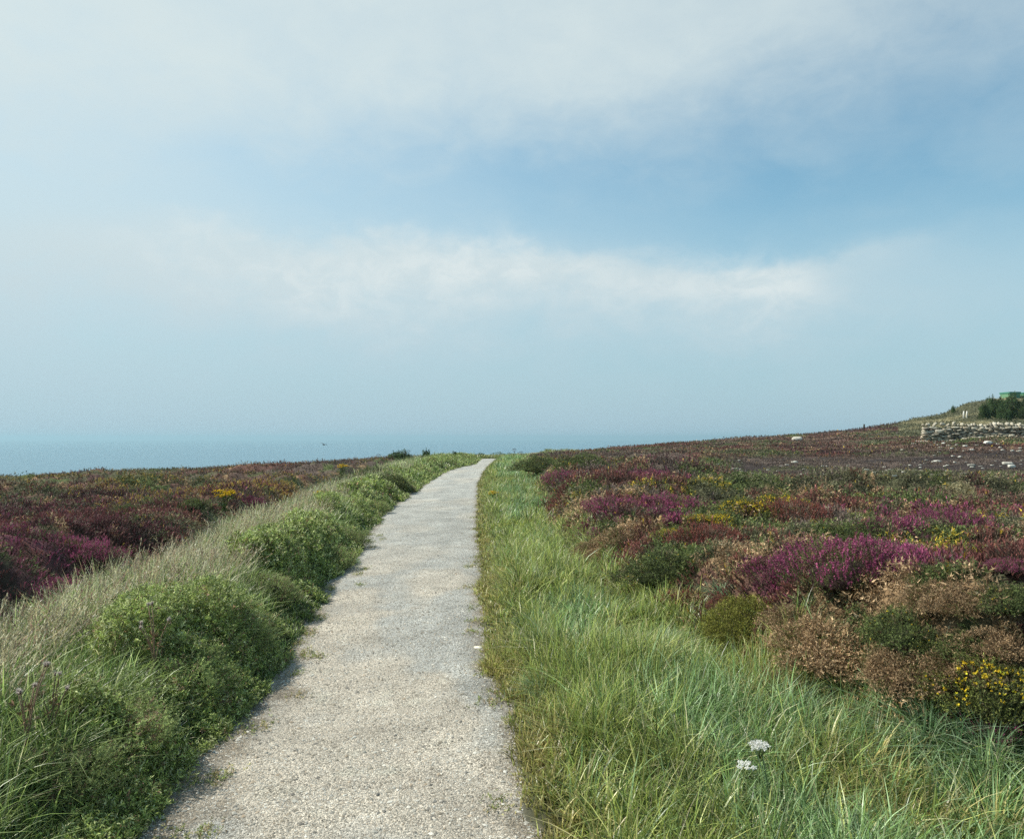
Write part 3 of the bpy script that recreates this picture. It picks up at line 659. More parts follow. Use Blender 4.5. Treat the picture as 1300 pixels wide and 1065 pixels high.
def weeds(n):
    nc = 60; cy = np.exp(rng.uniform(math.log(2.6), math.log(16), nc)); lf = rng.random(nc) < .65; off = np.abs(rng.normal(0, .13, nc)); cx = np.where(lf, xl(cy) + off, xr(cy) - off * .6)
    i = rng.integers(0, nc, n); x = cx[i] + rng.normal(0, .035, n); y = cy[i] + rng.normal(0, .05, n); P = np.stack([x, y, pathz(x, y)], 1)
    return sprigs(P, unit(randunit(n) + np.array([0, 0, .9])), rng.uniform(.015, .05, n), 7, .016, .0045, .5, .9, pal([(.26, .31, .09), (.36, .34, .14), (.4, .3, .16)], [3, 2, 1], n), leaf=True)
un = mesh_np('undergrowth', *cat([weeds(1500), herbs(32000, 2.3, 7, 10, .022, .0060), herbs(32000, 6.5, 18, 8, .034, .011), herbs(22000, 17, 55, 5, .07, .026)]), [M_LEAF]); tag(un, 'low leafy green undergrowth along the left edge of the path', 'undergrowth', kind='stuff')

# ------------------------------------------------------------------ bush prototypes
def empty(name, loc=(0, 0, 0), rz=0, sc=1.0):
    o = bpy.data.objects.new(name, None); COL.objects.link(o); o.location = loc; o.rotation_euler = (0, 0, rz)
    o.scale = (sc, sc, sc) if isinstance(sc, (int, float)) else sc; o.empty_display_size = .1; return o
def canopy(n, R, Hh, seed, depth=.22, wob=.3, low=-.05):
    d = randunit(n); d[:, 2] = np.abs(d[:, 2]) * 1.05 + low; d = unit(d)
    k = 1 + wob * 2 * (fbm(d[:, 0] * 2.1 + seed, d[:, 1] * 2.1 + d[:, 2] * 1.5 + seed * 2, seed, 3) - .5)
    k = k + .42 * (fbm(d[:, 0] * 6 + seed, d[:, 1] * 6 + d[:, 2] * 4.1, seed + 50, 2) - .5); rad = k * (1 - depth * rng.random(n) ** 1.5)
    P = np.stack([d[:, 0] * R * rad, d[:, 1] * R * rad, d[:, 2] * Hh * rad], 1); return P, d
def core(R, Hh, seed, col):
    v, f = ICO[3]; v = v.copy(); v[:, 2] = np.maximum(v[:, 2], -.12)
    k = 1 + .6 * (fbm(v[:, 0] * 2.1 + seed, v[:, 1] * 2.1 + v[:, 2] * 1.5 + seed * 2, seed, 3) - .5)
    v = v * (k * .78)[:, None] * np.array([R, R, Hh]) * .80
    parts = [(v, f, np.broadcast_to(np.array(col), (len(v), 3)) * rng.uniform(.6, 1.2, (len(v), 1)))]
    for i in range(26):
        a = rng.uniform(0, 2 * PI); e = rng.uniform(.15, 1.3); q = np.array([math.cos(a) * math.cos(e) * R, math.sin(a) * math.cos(e) * R, math.sin(e) * Hh]) * .98
        mid_ = q * .5 + rng.normal(0, .02, 3); parts.append(tube([(0, 0, 0), mid_, q], [.006, .004, .002], 5, (.16, .11, .07)))
    return cat(parts)
def bush(kind, seed, root):
    R, Hh = .5, {'purple': .31, 'russet': .29, 'green': .33, 'lime': .40, 'gold': .36, 'dead': .32, 'leafy': .40}[kind]
    s = SPEC[kind]; tipc = TIP[s]; lowc = LOW[s]
    if kind == 'leafy': tipc = np.array([.33, .40, .14]); lowc = np.array([.07, .09, .03])
    mesh_np('branches', *core(R, Hh, seed, lowc * .55), [M_TWIG], root)
    nm = 'foliage'
    if kind in ('purple', 'russet'):
        P, d = canopy(2600, R, Hh, seed, .25, .55)
        D = unit(d * .7 + np.array([0, 0, .7]) + randunit(len(P)) * .35); C = np.tile(np.array([.07, .065, .03]) if kind == 'purple' else lowc, (len(P), 1)) * rng.uniform(.6, 1.4, (len(P), 1))
        mm = fbm(P[:, 0] * 5 + seed, P[:, 1] * 5, seed + 61, 2); g = mm > .60; C[g] = np.array([.15, .18, .055]) * rng.uniform(.6, 1.3, (g.sum(), 1)); g = mm < .36; C[g] = np.array([.24, .17, .12]) * rng.uniform(.6, 1.3, (g.sum(), 1))
        mesh_np('foliage', *sprigs(P, D, np.full(len(P), .08), 9, .015, .0052, .6, .7, C), [M_BUSH], root)
        P, d = canopy(1700, R, Hh, seed, .10, .55); keep = (d[:, 2] > rng.uniform(-.1, .42, len(P))) & (rng.random(len(P)) < .12 + 1.2 * sstep(.34, .58, fbm(P[:, 0] * 9 + seed, P[:, 1] * 9, seed + 77))); P, d = P[keep], d[keep]; n = len(P)
        D = unit(d * .55 + np.array([0, 0, .8]) + randunit(n) * .3); hue = rng.uniform(0, 1, (n, 1))
        C = tipc * rng.uniform(.45, 1.35, (n, 1)) + (np.array([.06, .02, .05]) if kind == 'purple' else np.array([.06, .0, -.01])) * hue
        mesh_np('flowers', *sprigs(P, D, rng.uniform(.06, .11, n), 15, .012, .010, .35, .9, C, t0=.25), [M_PETAL], root)
    elif kind == 'leafy':
        P, d = canopy(2600, R, Hh, seed, .35, .5); D = unit(d * .8 + np.array([0, 0, .6]) + randunit(len(P)) * .5)
        C = np.tile(tipc, (len(P), 1)) * rng.uniform(.5, 1.5, (len(P), 1)); br = rng.random(len(P)) < .05; C[br] = (.26, .16, .10); mm = fbm(P[:, 0] * 7 + seed, P[:, 1] * 7, seed + 8, 2); C *= (.35 + 1.3 * mm)[:, None]; wi = (mm > .62) & (rng.random(len(P)) < .5); C[wi] = np.array([.30, .20, .13])
        pl = rng.random(len(P)) < .12; C[pl] = np.array([.2, .26, .1])
        mesh_np('foliage', *sprigs(P, D, rng.uniform(.05, .13, len(P)), 14, .022, .0062, .5, .8, C, leaf=True), [M_LEAF], root)
    else:
        P, d = canopy(3600, R, Hh, seed, .28, .6 if kind != 'lime' else .25); n = len(P)
        D = unit(d * .9 + np.array([0, 0, .5]) + randunit(n) * (.4 if kind != 'dead' else .9))
        m = fbm(P[:, 0] * 6 + seed, P[:, 1] * 6, seed + 3)
        C = lowc * rng.uniform(.7, 1.3, (n, 1)); T = tipc * rng.uniform(.65, 1.3, (n, 1)) * (1.25 if kind in ('green', 'gold') else 1)
        if kind == 'dead':
            g = (m > .60) & (rng.random(n) < .75); T[g] = np.array([.12, .14, .035]); T *= (.45 + 1.1 * fbm(P[:, 0] * 14, P[:, 1] * 14, seed + 5, 2))[:, None]
        elif kind in ('green', 'gold'):
            T *= (.5 + 1.0 * fbm(P[:, 0] * 12, P[:, 1] * 12, seed + 5, 2))[:, None]; b = m < .33; T[b] = np.array([.33, .25, .15])
            g = (m > .62) & (rng.random(n) < .7); T[g] = np.array([.19, .20, .05])
        fol = sprigs(P, D, rng.uniform(.05, .10, n), 13, .021, .0056, .55, .75, C, tip=T)
        if kind in ('lime', 'dead'): mesh_np('foliage', *fol, [M_BUSH], root)
        if kind in ('gold', 'green'):
            k = 640 if kind == 'gold' else 26
            P, d = canopy(k * 3, R * 1.03, Hh * 1.05, seed, .03, .4); m = fbm(P[:, 0] * 4.5 + seed, P[:, 1] * 4.5, seed + 9); P = P[np.argsort(-m - .45 * rng.random(len(P)) - .6 * P[:, 2])[:k]]
            P = P[P[:, 2] > .06]; n = len(P); C = np.array([.95, .68, .05]) * rng.uniform(.8, 1.1, (n, 1))
            if kind == 'gold':
                mesh_np('foliage', *fol, [M_BUSH], root)
                mesh_np('flowers', *sprigs(P + randunit(n) * .02, randunit(n), np.full(n, .014), 8, .017, .014, .2, 1, C, t0=0, leaf=True), [M_PETAL], root)
            else: mesh_np('foliage', *cat([fol, sprigs(P + randunit(n) * .02, randunit(n), np.full(n, .014), 14, .013, .011, .2, 1, C, t0=0)]), [M_BUSH], root)
NAMES = {'purple': ('heather_bush', 'heather', G_H), 'russet': ('heather_bush', 'heather', G_H), 'green': ('gorse_bush', 'gorse bush', G_G), 'lime': ('gorse_bush', 'gorse bush', G_G),
         'gold': ('gorse_bush', 'gorse bush', G_G), 'dead': ('dead_gorse_bush', 'dead gorse', G_D), 'leafy': ('leafy_shrub', 'shrub', G_B)}
protos = {}
def copy_tree(o, parent=None):
    c = o.copy(); COL.objects.link(c); c.parent = parent
    for ch in [q for q in bpy.data.objects if q.parent == o]: copy_tree(ch, c)
    return c
def get_root(key, name, builder):
    """first use builds the thing, later uses copy it and its parts"""
    if key not in protos:
        r = empty(name); builder(r); protos[key] = r; return r
    return copy_tree(protos[key])
for i, (kind, X, Y, R, lab, isl) in enumerate(PLACED):
    name, cat_, grp = NAMES[kind]; var = i % (3 if kind in ('leafy', 'dead', 'purple') else 2)
    r = get_root((kind, var), name, lambda q: bush(kind, 11 + var * 5 + SPEC[kind], q))
    s = R / .5; sz = min(s, 1.0) * .75 + .25 * s
    if kind == 'leafy': sz = min(max(s, .45), .95) * .82
    if kind == 'lime': sz *= 1.35
    if kind == 'gold' and Y < 6: sz *= 1.2
    r.location = (X, Y, float(H(X, Y)) - .05 * sz); r.rotation_euler = (0, 0, random.uniform(0, 6.28)); r.scale = (s * random.uniform(1.05, 1.2), s * random.uniform(1.0, 1.2), sz)
    for k in ('label', 'category', 'group'):
        if k in r: del r[k]
    tag(r, lab, cat_, grp)

HAZE = 1.8e-4
# ------------------------------------------------------------------ grass tussocks that stand out
def tussock(q, n=520, seed=0):
    a = rng.uniform(0, 2 * PI, n); rr = np.abs(rng.normal(0, .07, n)); P = np.stack([np.cos(a) * rr, np.sin(a) * rr, np.zeros(n)], 1)
    a2 = a + rng.normal(0, .5, n); ld = np.stack([np.cos(a2) + .25, np.sin(a2) - .1], 1); ld /= np.linalg.norm(ld, axis=1, keepdims=True)
    C = pal([(.24, .37, .19), (.34, .47, .29), (.13, .21, .09), (.55, .51, .34)], [3, 3, 2, .6], n)
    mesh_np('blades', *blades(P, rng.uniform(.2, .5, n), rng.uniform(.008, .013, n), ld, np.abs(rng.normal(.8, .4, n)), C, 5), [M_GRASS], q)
TUSS = [(735, 752, .62, 'big blue-green grass tussock beside the pale dead gorse on the right verge'),
        (672, 716, .5, 'blue-green grass tussock halfway between the gravel and the pale dead gorse'),
        (846, 812, .62, 'arching blue-green grass tussock just in front of the round yellow-green gorse'),
        (915, 742, .5, 'lone tuft of grass blades growing inside the heather beyond the round yellow-green gorse'),
        (1010, 900, .75, 'sprawling grass tussock in front of the brown dead gorse in the right foreground'),
        (1180, 925, .9, 'large sprawling grass tussock in front of the yellow-flowered gorse'),
        (1262, 948, .9, 'long-bladed grass tussock in the bottom right corner'),
        (690, 860, .5, 'fine grass tussock near the gravel edge, among tan grass')]
for i, (px, py, s, lab) in enumerate(TUSS):
    X, Y = at(px, py, .12); q = get_root(('tussock', i % 2), 'grass_tussock', tussock)
    q.location = (X, Y, float(H(X, Y)) - .01); q.rotation_euler = (0, 0, 0.3 * (i % 5)); q.scale = (s, s, s * .9); tag(q, lab, 'grass tussock', 'grass tussocks on the right verge')

# ------------------------------------------------------------------ flowering plants
def stem_pts(h, bx, by, n=5):
    t = np.linspace(0, 1, n); return np.stack([bx * t ** 2, by * t ** 2, h * t], 1)
def ragwort(q):
    S = []; Lf = []; Fl = []
    for i in range(11):
        a = rng.uniform(0, 6.28); d = rng.uniform(.03, .13); h = rng.uniform(.36, .5); p = stem_pts(h, math.cos(a) * d, math.sin(a) * d)
        S.append(tube(p, [.006, .005, .004, .003, .002], 5, (.12, .15, .05)))
        for k in range(4):
            j = rng.integers(0, 4); Lf.append(sprigs(p[j:j + 1], unit(randunit(1) * .8 + np.array([[0, 0, .5]])), np.array([.1]), 9, .035, .014, .5, .8, np.array([[.10, .16, .04]]), leaf=True))
        m = 9; c = p[-1] + rng.normal(0, .03, (m, 3)) * np.array([1, 1, .3]); C = np.array([.80, .56, .03]) * rng.uniform(.8, 1.1, (m, 1))
        Fl.append(sprigs(c, np.tile([[0, 0, 1.]], (m, 1)), np.full(m, .006), 16, .014, .010, .15, 1, C, t0=0, leaf=True))
    mesh_np('stems', *cat(S), [M_TWIG], q); mesh_np('leaves', *cat(Lf), [M_LEAF], q); mesh_np('flowers', *cat(Fl), [M_PETAL], q)
for px, py, s, lab in [(285, 631, .85, 'tall yellow ragwort standing at the outer edge of the left bank'), (435, 594, .9, 'yellow ragwort beside the large dark olive bush on the left bank'),
                       (408, 629, .7, 'small low yellow ragwort among the green of the left bank'), (627, 628, .62, 'yellow ragwort flower in the grass at the right edge of the path')]:
    X, Y = at(px, py, .4 * s); q = get_root('ragwort', 'ragwort_plant', ragwort); q.location = (X, Y, float(H(X, Y))); q.scale = (s * 1.6, s * 1.6, s * 1.15); q.rotation_euler = (0, 0, random.random() * 6); tag(q, lab, 'ragwort', 'yellow ragwort plants')
def umbel(q, white=True, h=.36, w=.045, nu=15, m_=22):
    col = (.13, .16, .06) if white else (.10, .07, .05)
    S = [tube(stem_pts(h * .8, .02, .01), [.004, .0035, .003, .003, .0025], 6, col)]; top = np.array([.02, .01, h * .8]); Fl = []
    for i in range(nu):
        a = i * 2.4; r_ = w * math.sqrt((i + .3) / nu); e = top + np.array([math.cos(a) * r_, math.sin(a) * r_, h * .2 - r_ * r_ * 4]); S.append(tube([top, (top + e) / 2 + np.array([0, 0, -.004]), e], .0014, 4, col))
        m = m_; c = e + rng.normal(0, .0058, (m, 3)) * np.array([1, 1, .4])
        C = (np.array([.95, .93, .84]) if white else np.array([.07, .05, .035])) * rng.uniform(.85, 1.05, (m, 1))
        Fl.append(sprigs(c, np.tile([[0, 0, 1.]], (m, 1)), np.full(m, .002), 6, .0055, .0045, .3, 1, C, t0=0, leaf=True))
    mesh_np('stem', *cat(S), [M_TWIG], q); mesh_np('flower_head' if white else 'seed_head', *cat(Fl), [M_PETAL], q)
    if white: mesh_np('leaves', *sprigs(np.array([[0, 0, .05], [.003, 0, .12]]), unit(randunit(2)), np.array([.12, .1]), 16, .03, .008, .4, .9, np.array([[.10, .15, .05]] * 2), leaf=True), [M_LEAF], q)
for i, (px, py, s, lab) in enumerate([(974, 941, .84, 'upper of the two white umbel flowers in the tall grass at the bottom right'), (958, 967, .82, 'lower and looser of the two white umbel flowers in the tall grass')]):
    X, Y = at(px, py, .36 * s); q = get_root(('umbel', i), 'umbel_flower', umbel if i == 0 else (lambda q: umbel(q, True, .36, .043, 7, 26))); q.location = (X - .03, Y, float(H(X, Y))); q.rotation_euler = (.12, -.1, 0); q.scale = (s,) * 3; tag(q, lab, 'wildflower', 'white umbel flowers')
def thistle(q):
    S = []; Fl = []
    for i in range(5):
        a = rng.uniform(0, 6.28); p = stem_pts(rng.uniform(.26, .42), math.cos(a) * .08, math.sin(a) * .08); S.append(tube(p, [.004, .004, .003, .003, .002], 5, (.2, .14, .09)))
        for j in (2, 3): Lf = sprigs(p[j:j + 1], unit(randunit(1)), np.array([.05]), 6, .03, .007, .4, .9, np.array([[.22, .13, .08]]), leaf=True); S.append(Lf)
        Fl = [] ; Fl.append(sprigs(p[-1:], np.array([[0, 0, 1.]]), np.array([.004]), 60, .016, .003, .5, .9, np.array([[.62, .54, .48]]), t0=0))
        Fl.append(sprigs(p[-1:] - np.array([[0, 0, .008]]), np.array([[0, 0, 1.]]), np.array([.01]), 40, .009, .005, .2, .9, np.array([[.25, .13, .12]]), t0=0))
        mesh_np('seed_head', *cat(Fl), [M_PETAL], q)
    mesh_np('stems', *cat(S), [M_TWIG], q)
for px, py, s, lab in [(197, 792, 1.0, 'withered brown thistle with fluffy seed heads on the left bank'), (66, 880, .8, 'low withered thistle with one pale fluffy head at the far left'), (35, 880, .95, 'dry brown thistle stems leaning at the left edge')]:
    X, Y = at(px, py, .36 * s); q = get_root('thistle', 'thistle_plant', thistle); q.location = (X, Y, float(H(X, Y)) + .08); q.scale = (s,) * 3; q.rotation_euler = (0, 0, random.random() * 6); tag(q, lab, 'thistle', 'withered thistles on the left bank')
# plants that stand against the sky
def by_top(px, py, Y):
    d = ray(px, py); d = d / d[1]; X = d[0] * Y; return X, Y, CAMZ + d[2] * Y, float(H(X, Y))
for i, (px, py, Y, lab) in enumerate([(514, 573.5, 40, 'dark seed head against the sky left of the round bush, left one of a pair'), (518.5, 571.5, 40, 'dark seed head against the sky left of the round bush, right one of a pair'),
        (480, 576.5, 33, 'tiny dark seed head above the large olive bush on the left bank'), (652.5, 569.5, 36, 'tallest dark seed head above the verge right of the path end'), (661, 573, 36, 'smaller dark seed head just right of the tallest one at the path end')]):
    X, Y, zt, zg = by_top(px, py, Y); q = get_root('dryumbel', 'seed_head_plant', lambda q: umbel(q, False, 1.0, .11))
    q.location = (X, Y, zg - .05); hgt = max(zt - zg + .05, .3); q.scale = (1.0, 1.0, hgt); tag(q, lab, 'seed head', 'dark seed heads on the skyline')
SPEC['evergreen'] = 2
_bush_kinds = {'purple': 0}
def evergreen(q, seed):
    R, Hh = .5, .5
    mesh_np('branches', *core(R, Hh, seed, (.02, .03, .012)), [M_TWIG], q)
    P, d = canopy(2600, R, Hh, seed, .3, .8); n = len(P); C = np.array([.075, .115, .04]) * rng.uniform(.5, 1.5, (n, 1)) * (.35 + 1.5 * fbm(P[:, 0] * 7, P[:, 2] * 7, seed, 2))[:, None]
    mesh_np('foliage', *sprigs(P, unit(d + np.array([0, 0, .3]) + randunit(n) * .5), rng.uniform(.03, .07, n), 8, .03, .016, .5, .8, C, leaf=True), [M_LEAF], q)
for i, (px, ytop, ybot, wpx, Y, lab) in enumerate([
        (541, 572, 584, 13, 45, 'small round dark bush against the sky left of the path end'), (507, 575.5, 584, 34, 44, 'low green bush on the skyline left of the round dark bush'),
        (580, 574.5, 584, 26, 50, 'low bush on the crest just left of where the path vanishes'),
        (640, 577, 584, 46, 62, 'low green bushy hump on the skyline straight behind the end of the path'), (684, 577, 584, 40, 60, 'low olive bush on the skyline right of the path end'),
        (612, 577.5, 584, 30, 60, 'low green bush on the crest directly above the last visible gravel'),
        (1262, 506, 531, 26, 92, 'dark green bush at the left end of the thicket above the stone wall'), (1283, 507, 531, 30, 93, 'largest dark green bush of the thicket under the green cabins'),
        (1304, 509, 531, 28, 91, 'dark green bush cut off by the right edge above the wall'), (1273, 520, 533, 16, 88, 'paler green bush at the foot of the dark thicket'),
        (1250, 513, 531, 14, 89, 'brownish small bush at the left foot of the dark thicket'), (1210, 517, 524, 5, 112, 'tiny dark bush on the skyline left of the grassy knoll')]):
    X, Y, zt, zg = by_top(px, ytop, Y); zb = CAMZ + (ray(px, ybot)[2] / ray(px, ybot)[1]) * Y; zb = min(zb, zg)
    q = get_root(('ever', i % 2), 'bush', lambda q: evergreen(q, 40 + i)); s = wpx / F * Y
    q.location = (X, Y, zb - .1); q.scale = (s, s * .9, max((zt - zb + .1) * 1.9, .4)); q.rotation_euler = (0, 0, i); tag(q, lab, 'bush', 'bushes on the skyline and hill')

# ------------------------------------------------------------------ stones
def stone(name, X, Y, wd, hh, lab, grp=None, col=(.64, .62, .56), rz=None, dp=None, sink=.25, z=None):
    v, f, c = rock(wd / 2, (dp or wd * .6) / 2, hh / 2, 2, .3, col); v = rotz(v, rng.uniform(-.5, .5) if rz is None else rz)
    o = mesh_np(name, v, f, c, [M_STONE]); o.location = (X, Y, (float(H(X, Y)) if z is None else z) + hh * (.5 - sink)); tag(o, lab, 'stone', grp); return o
stone('pale_stone', *at(607, 826), .085, .045, 'larger whitish stone lying on the right edge of the gravel path', 'pale stones at the path edge', (.72, .68, .6))
stone('pale_stone', *at(605, 721), .085, .04, 'small whitish stone on the right edge of the gravel, farther up the path', 'pale stones at the path edge', (.72, .68, .6))
GS = 'pale stones on the burnt heath'
BIG = [(1254, 564, 13, 'broad flat whitish slab at the foot of the stone wall'), (1233, 572, 8, 'pale stone just below the foot of the wall, under the broad slab'), (1219, 581, 7, 'pale stone halfway between the wall and the lowest stones'),
       (1190, 587, 11, 'large whitish stone left of centre on the burnt ground below the wall'), (1233, 592, 10, 'leaning white stone in the middle of the burnt ground'), (1204, 599, 7, 'upright white stone near the lower edge of the burnt ground'),
       (1223, 603, 9, 'flat white stone at the lower edge of the burnt ground'), (1279, 590, 13, 'long pale slab tilted at the right side of the burnt ground'), (1284, 594, 11, 'second long pale slab lying across the tilted one at the right'),
       (1160, 564, 6, 'small upright pale stone left of the end of the wall'), (1166, 562, 7, 'pale stone touching the foot of the wall at its left end')]
for px, py, wpx, lab in BIG:
    X, Y = at(px, py); wd = wpx / F * Y * .95; stone('pale_stone', X, Y, wd, wd * rng.uniform(.28, .42), lab, GS, sink=.12)
SM = [(1127, 598, 6), (1131, 597, 5), (1122, 600, 5), (1136, 606, 6), (1176, 585, 5), (1192, 575, 5), (1210, 580, 5), (1114, 599, 4), (1245, 593, 6), (1164, 598, 5), (1170, 598, 4), (1159, 597, 5), (911, 590, 4), (922, 601, 6),
      (927, 598, 6), (931, 596, 5), (936, 596, 5), (941, 599, 4), (991, 592, 5), (999, 591, 7), (1009, 589, 7), (1018, 604, 6), (1027, 602, 6), (1046, 604, 8), (1040, 599, 5), (1079, 599, 6), (916, 604, 4), (975, 597, 5), (1290, 602, 5), (1282, 607, 4),
      (1265, 607, 6), (1183, 603, 4), (1199, 593, 4), (1212, 588, 4), (1218, 588, 4), (1226, 588, 4), (1174, 589, 5), (1186, 579, 4), (1147, 600, 4), (1105, 603, 4), (1145, 573, 5), (1246, 571, 5), (1270, 569, 5), (1285, 573, 4), (1100, 598, 5), (1298, 586, 5)]
rr_ = random.Random(3)
SM += [(rr_.uniform(930, 1310), rr_.uniform(584, 607), rr_.uniform(2, 4.5)) for _ in range(50)]
SM += [(rr_.uniform(1165, 1310), rr_.uniform(563, 574), rr_.uniform(2.5, 5.5)) for _ in range(26)]
for px, py, wpx in SM:
    X, Y = at(px, py); wd = wpx / F * Y * rr_.uniform(.8, 1.3); stone('pale_stone', X, Y, wd, wd * rng.uniform(.25, .5), 'small pale stone ' + ('just below the foot of the stone wall' if py < 577 else 'near the left end of the dark burnt strip' if px < 960 else 'in the left half of the dark burnt strip' if px < 1090 else 'in the middle of the burnt ground' if px < 1190 else 'on the burnt ground directly below the wall' if px < 1250 else 'on the burnt ground at the right edge of the picture'), GS, np.array([.66, .64, .57]) * rr_.uniform(.7, 1.1), sink=.05)
X, Y = at(1012, 559.5); stone('boulder', X, Y, 12 / F * Y, 6 / F * Y, 'pale boulder alone on the brown hillside just under the skyline', None, (.66, .62, .54), sink=.15)
X, Y, zt, zg = by_top(685, 574.2, 105); stone('distant_mound', X, Y, 32 / F * Y, 1.6, 'pale sandy mound barely showing above the heath right of the path end', None, (.62, .54, .42), rz=0, sink=.5, z=zt - .8)
COL.objects[-1]['category'] = 'mound'
# the dry stone wall
A = np.array(at(1172, 561)); A[1] = min(max(A[1], 52), 64); A[0] = ray(1172, 561)[0] / ray(1172, 561)[1] * A[1]
Bv = np.array([ray(1340, 560)[0] / ray(1340, 560)[1] * (A[1] - 3), A[1] - 3]); LEN = float(np.linalg.norm(Bv - A)); wd_ = (Bv - A) / LEN; nrm = np.array([wd_[1], -wd_[0]])
wall = empty('dry_stone_wall', (A[0], A[1], float(H(*A)))); wall.rotation_euler = (0, 0, math.atan2(wd_[1], wd_[0])); tag(wall, 'rough dry stone wall of pale weathered stones with upright coping, on the right slope', 'stone wall')
def wz(x): q = A + wd_ * x; return float(H(q[0], q[1])) - float(H(*A))
TOPZ = CAMZ + (ray(1180, 541.5)[2] / ray(1180, 541.5)[1]) * A[1] - float(H(*A))
TOPZ = min(max(TOPZ, .9), 1.9)
W = []; Cc = []; T = .55
WC = [(.50, .46, .37), (.40, .36, .28), (.62, .57, .48), (.30, .26, .21), (.44, .37, .28)]
z = -.35; row = 0
while z < TOPZ - .12:
    hh = rng.uniform(.09, .17); x = rng.uniform(-.2, 0)
    while x < LEN:
        ww = rng.uniform(.15, .62) * (1.3 if x < 1.6 else 1); g = wz(x)
        if z + hh > g - .1 and z < TOPZ - .24 + .3 * (vn(x * .5, 0., 71) - .3) and rng.random() > .03:
            for side in (-1, 1):
                v, f, c = rock(ww / 2 * 1.02, .24, hh * rng.uniform(.44, .64), 2, .36, WC[rng.integers(5)]); v = roty(rotz(v, rng.normal(0, .18)), rng.normal(0, .14))
                W.append((v + np.array([x + ww / 2, side * (T / 2 - .12) + rng.normal(0, .07), z + hh / 2 + rng.normal(0, .035)]), f, c))
        x += ww * .98
    z += hh * .93; row += 1
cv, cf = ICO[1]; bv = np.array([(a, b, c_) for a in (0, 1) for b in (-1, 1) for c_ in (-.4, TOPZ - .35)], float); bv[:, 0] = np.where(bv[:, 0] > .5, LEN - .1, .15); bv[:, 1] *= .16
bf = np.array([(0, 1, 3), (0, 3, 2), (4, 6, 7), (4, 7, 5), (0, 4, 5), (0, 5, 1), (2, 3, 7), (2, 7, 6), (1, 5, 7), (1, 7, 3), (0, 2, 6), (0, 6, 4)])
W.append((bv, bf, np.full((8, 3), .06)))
x = -.1
while x < LEN:
    ww = rng.uniform(.12, .3) * (1.6 if x < 1.8 else 1); hh = rng.uniform(.16, .34) * (.8 if x < 1.8 else 1)
    v, f, c = rock(ww / 2 * .9, .26, hh / 2 * 1.2, 2, .5, np.array(WC[rng.integers(3)]) * .92); v = roty(v, rng.normal(0, .4)); Cc.append((v + np.array([x + ww / 2, rng.normal(0, .05), TOPZ - .16 + .3 * (float(vn(x * .5, 0., 71)) - .3) + hh / 2]), f, c)); x += ww * rng.uniform(1.0, 1.35)
for i in range(110):   # rubble slumped against the foot
    x = rng.uniform(-.6, LEN); d_ = T / 2 + abs(rng.normal(.1, .45)); v, f, c = rock(rng.uniform(.05, .2), rng.uniform(.05, .14), rng.uniform(.03, .10), 1, .35, WC[rng.integers(5)])
    q = A + wd_ * x + nrm * d_; W.append((v + np.array([x, -d_, float(H(q[0], q[1])) - float(H(*A)) + .05]), f, c))
mesh_np('stonework', *cat(W), [M_STONE], wall); mesh_np('coping', *cat(Cc), [M_STONE], wall)
# fence posts, cabins
def wood(col, rough=.8):
    m = mat('painted'); t = m.node_tree; p = t.nodes.new('ShaderNodeBsdfPrincipled'); p.inputs['Roughness'].default_value = rough
    g = t.nodes.new('ShaderNodeTexCoord'); nn = t.nodes.new('ShaderNodeTexNoise'); nn.inputs['Scale'].default_value = 4; nn.inputs['Detail'].default_value = 8; t.links.new(g.outputs['Object'], nn.inputs['Vector'])
    cr = t.nodes.new('ShaderNodeValToRGB'); cr.color_ramp.elements[0].color = tuple(c * .7 for c in col) + (1,); cr.color_ramp.elements[1].color = tuple(min(c * 1.25, 1) for c in col) + (1,)
    t.links.new(nn.outputs[0], cr.inputs[0]); t.links.new(cr.outputs[0], p.inputs['Base Color']); o = t.nodes.new('ShaderNodeOutputMaterial'); t.links.new(p.outputs[0], o.inputs[0]); return m
def box(name, c, s, m, parent=None, bev=.02):
    bm = bmesh.new(); bmesh.ops.create_cube(bm, size=1)
    for v in bm.verts: v.co = Vector((v.co.x * s[0] + c[0], v.co.y * s[1] + c[1], v.co.z * s[2] + c[2]))
    if bev: bmesh.ops.bevel(bm, geom=bm.edges[:], offset=bev, segments=2, affect='EDGES')
    me = bpy.data.meshes.new(name); bm.to_mesh(me); bm.free(); me.materials.append(m); o = bpy.data.objects.new(name, me); COL.objects.link(o); o.parent = parent; return o
MP = wood((.62, .60, .52)); MG = wood((.05, .20, .13), .5); MGL = wood((.13, .27, .14), .6)
for px, lab in ((1223.5, 'left of two pale posts in front of the grassy knoll'), (1227.5, 'right of two pale posts in front of the grassy knoll')):
    X, Y = at(px, 531); h = 9 / F * Y; v, f, c = tube([(0, 0, -.3), (0, 0, h * .5), (.02, 0, h)], [.10, .095, .08], 8, (.6, .58, .5)); o = mesh_np('fence_post', v, f, c, [MP]); o.location = (X, Y, float(H(X, Y))); tag(o, lab, 'post', 'pale posts on the hill')
X, Y = at(1097, 547); o = mesh_np('fence_post', *tube([(0, 0, -.3), (0, 0, .45), (.02, 0, .9)], [.13, .12, .09], 8, (.06, .05, .04)), [M_TWIG]); o.location = (X, Y, float(H(X, Y))); tag(o, 'tiny dark post stump on the skyline of the brown hill', 'post')
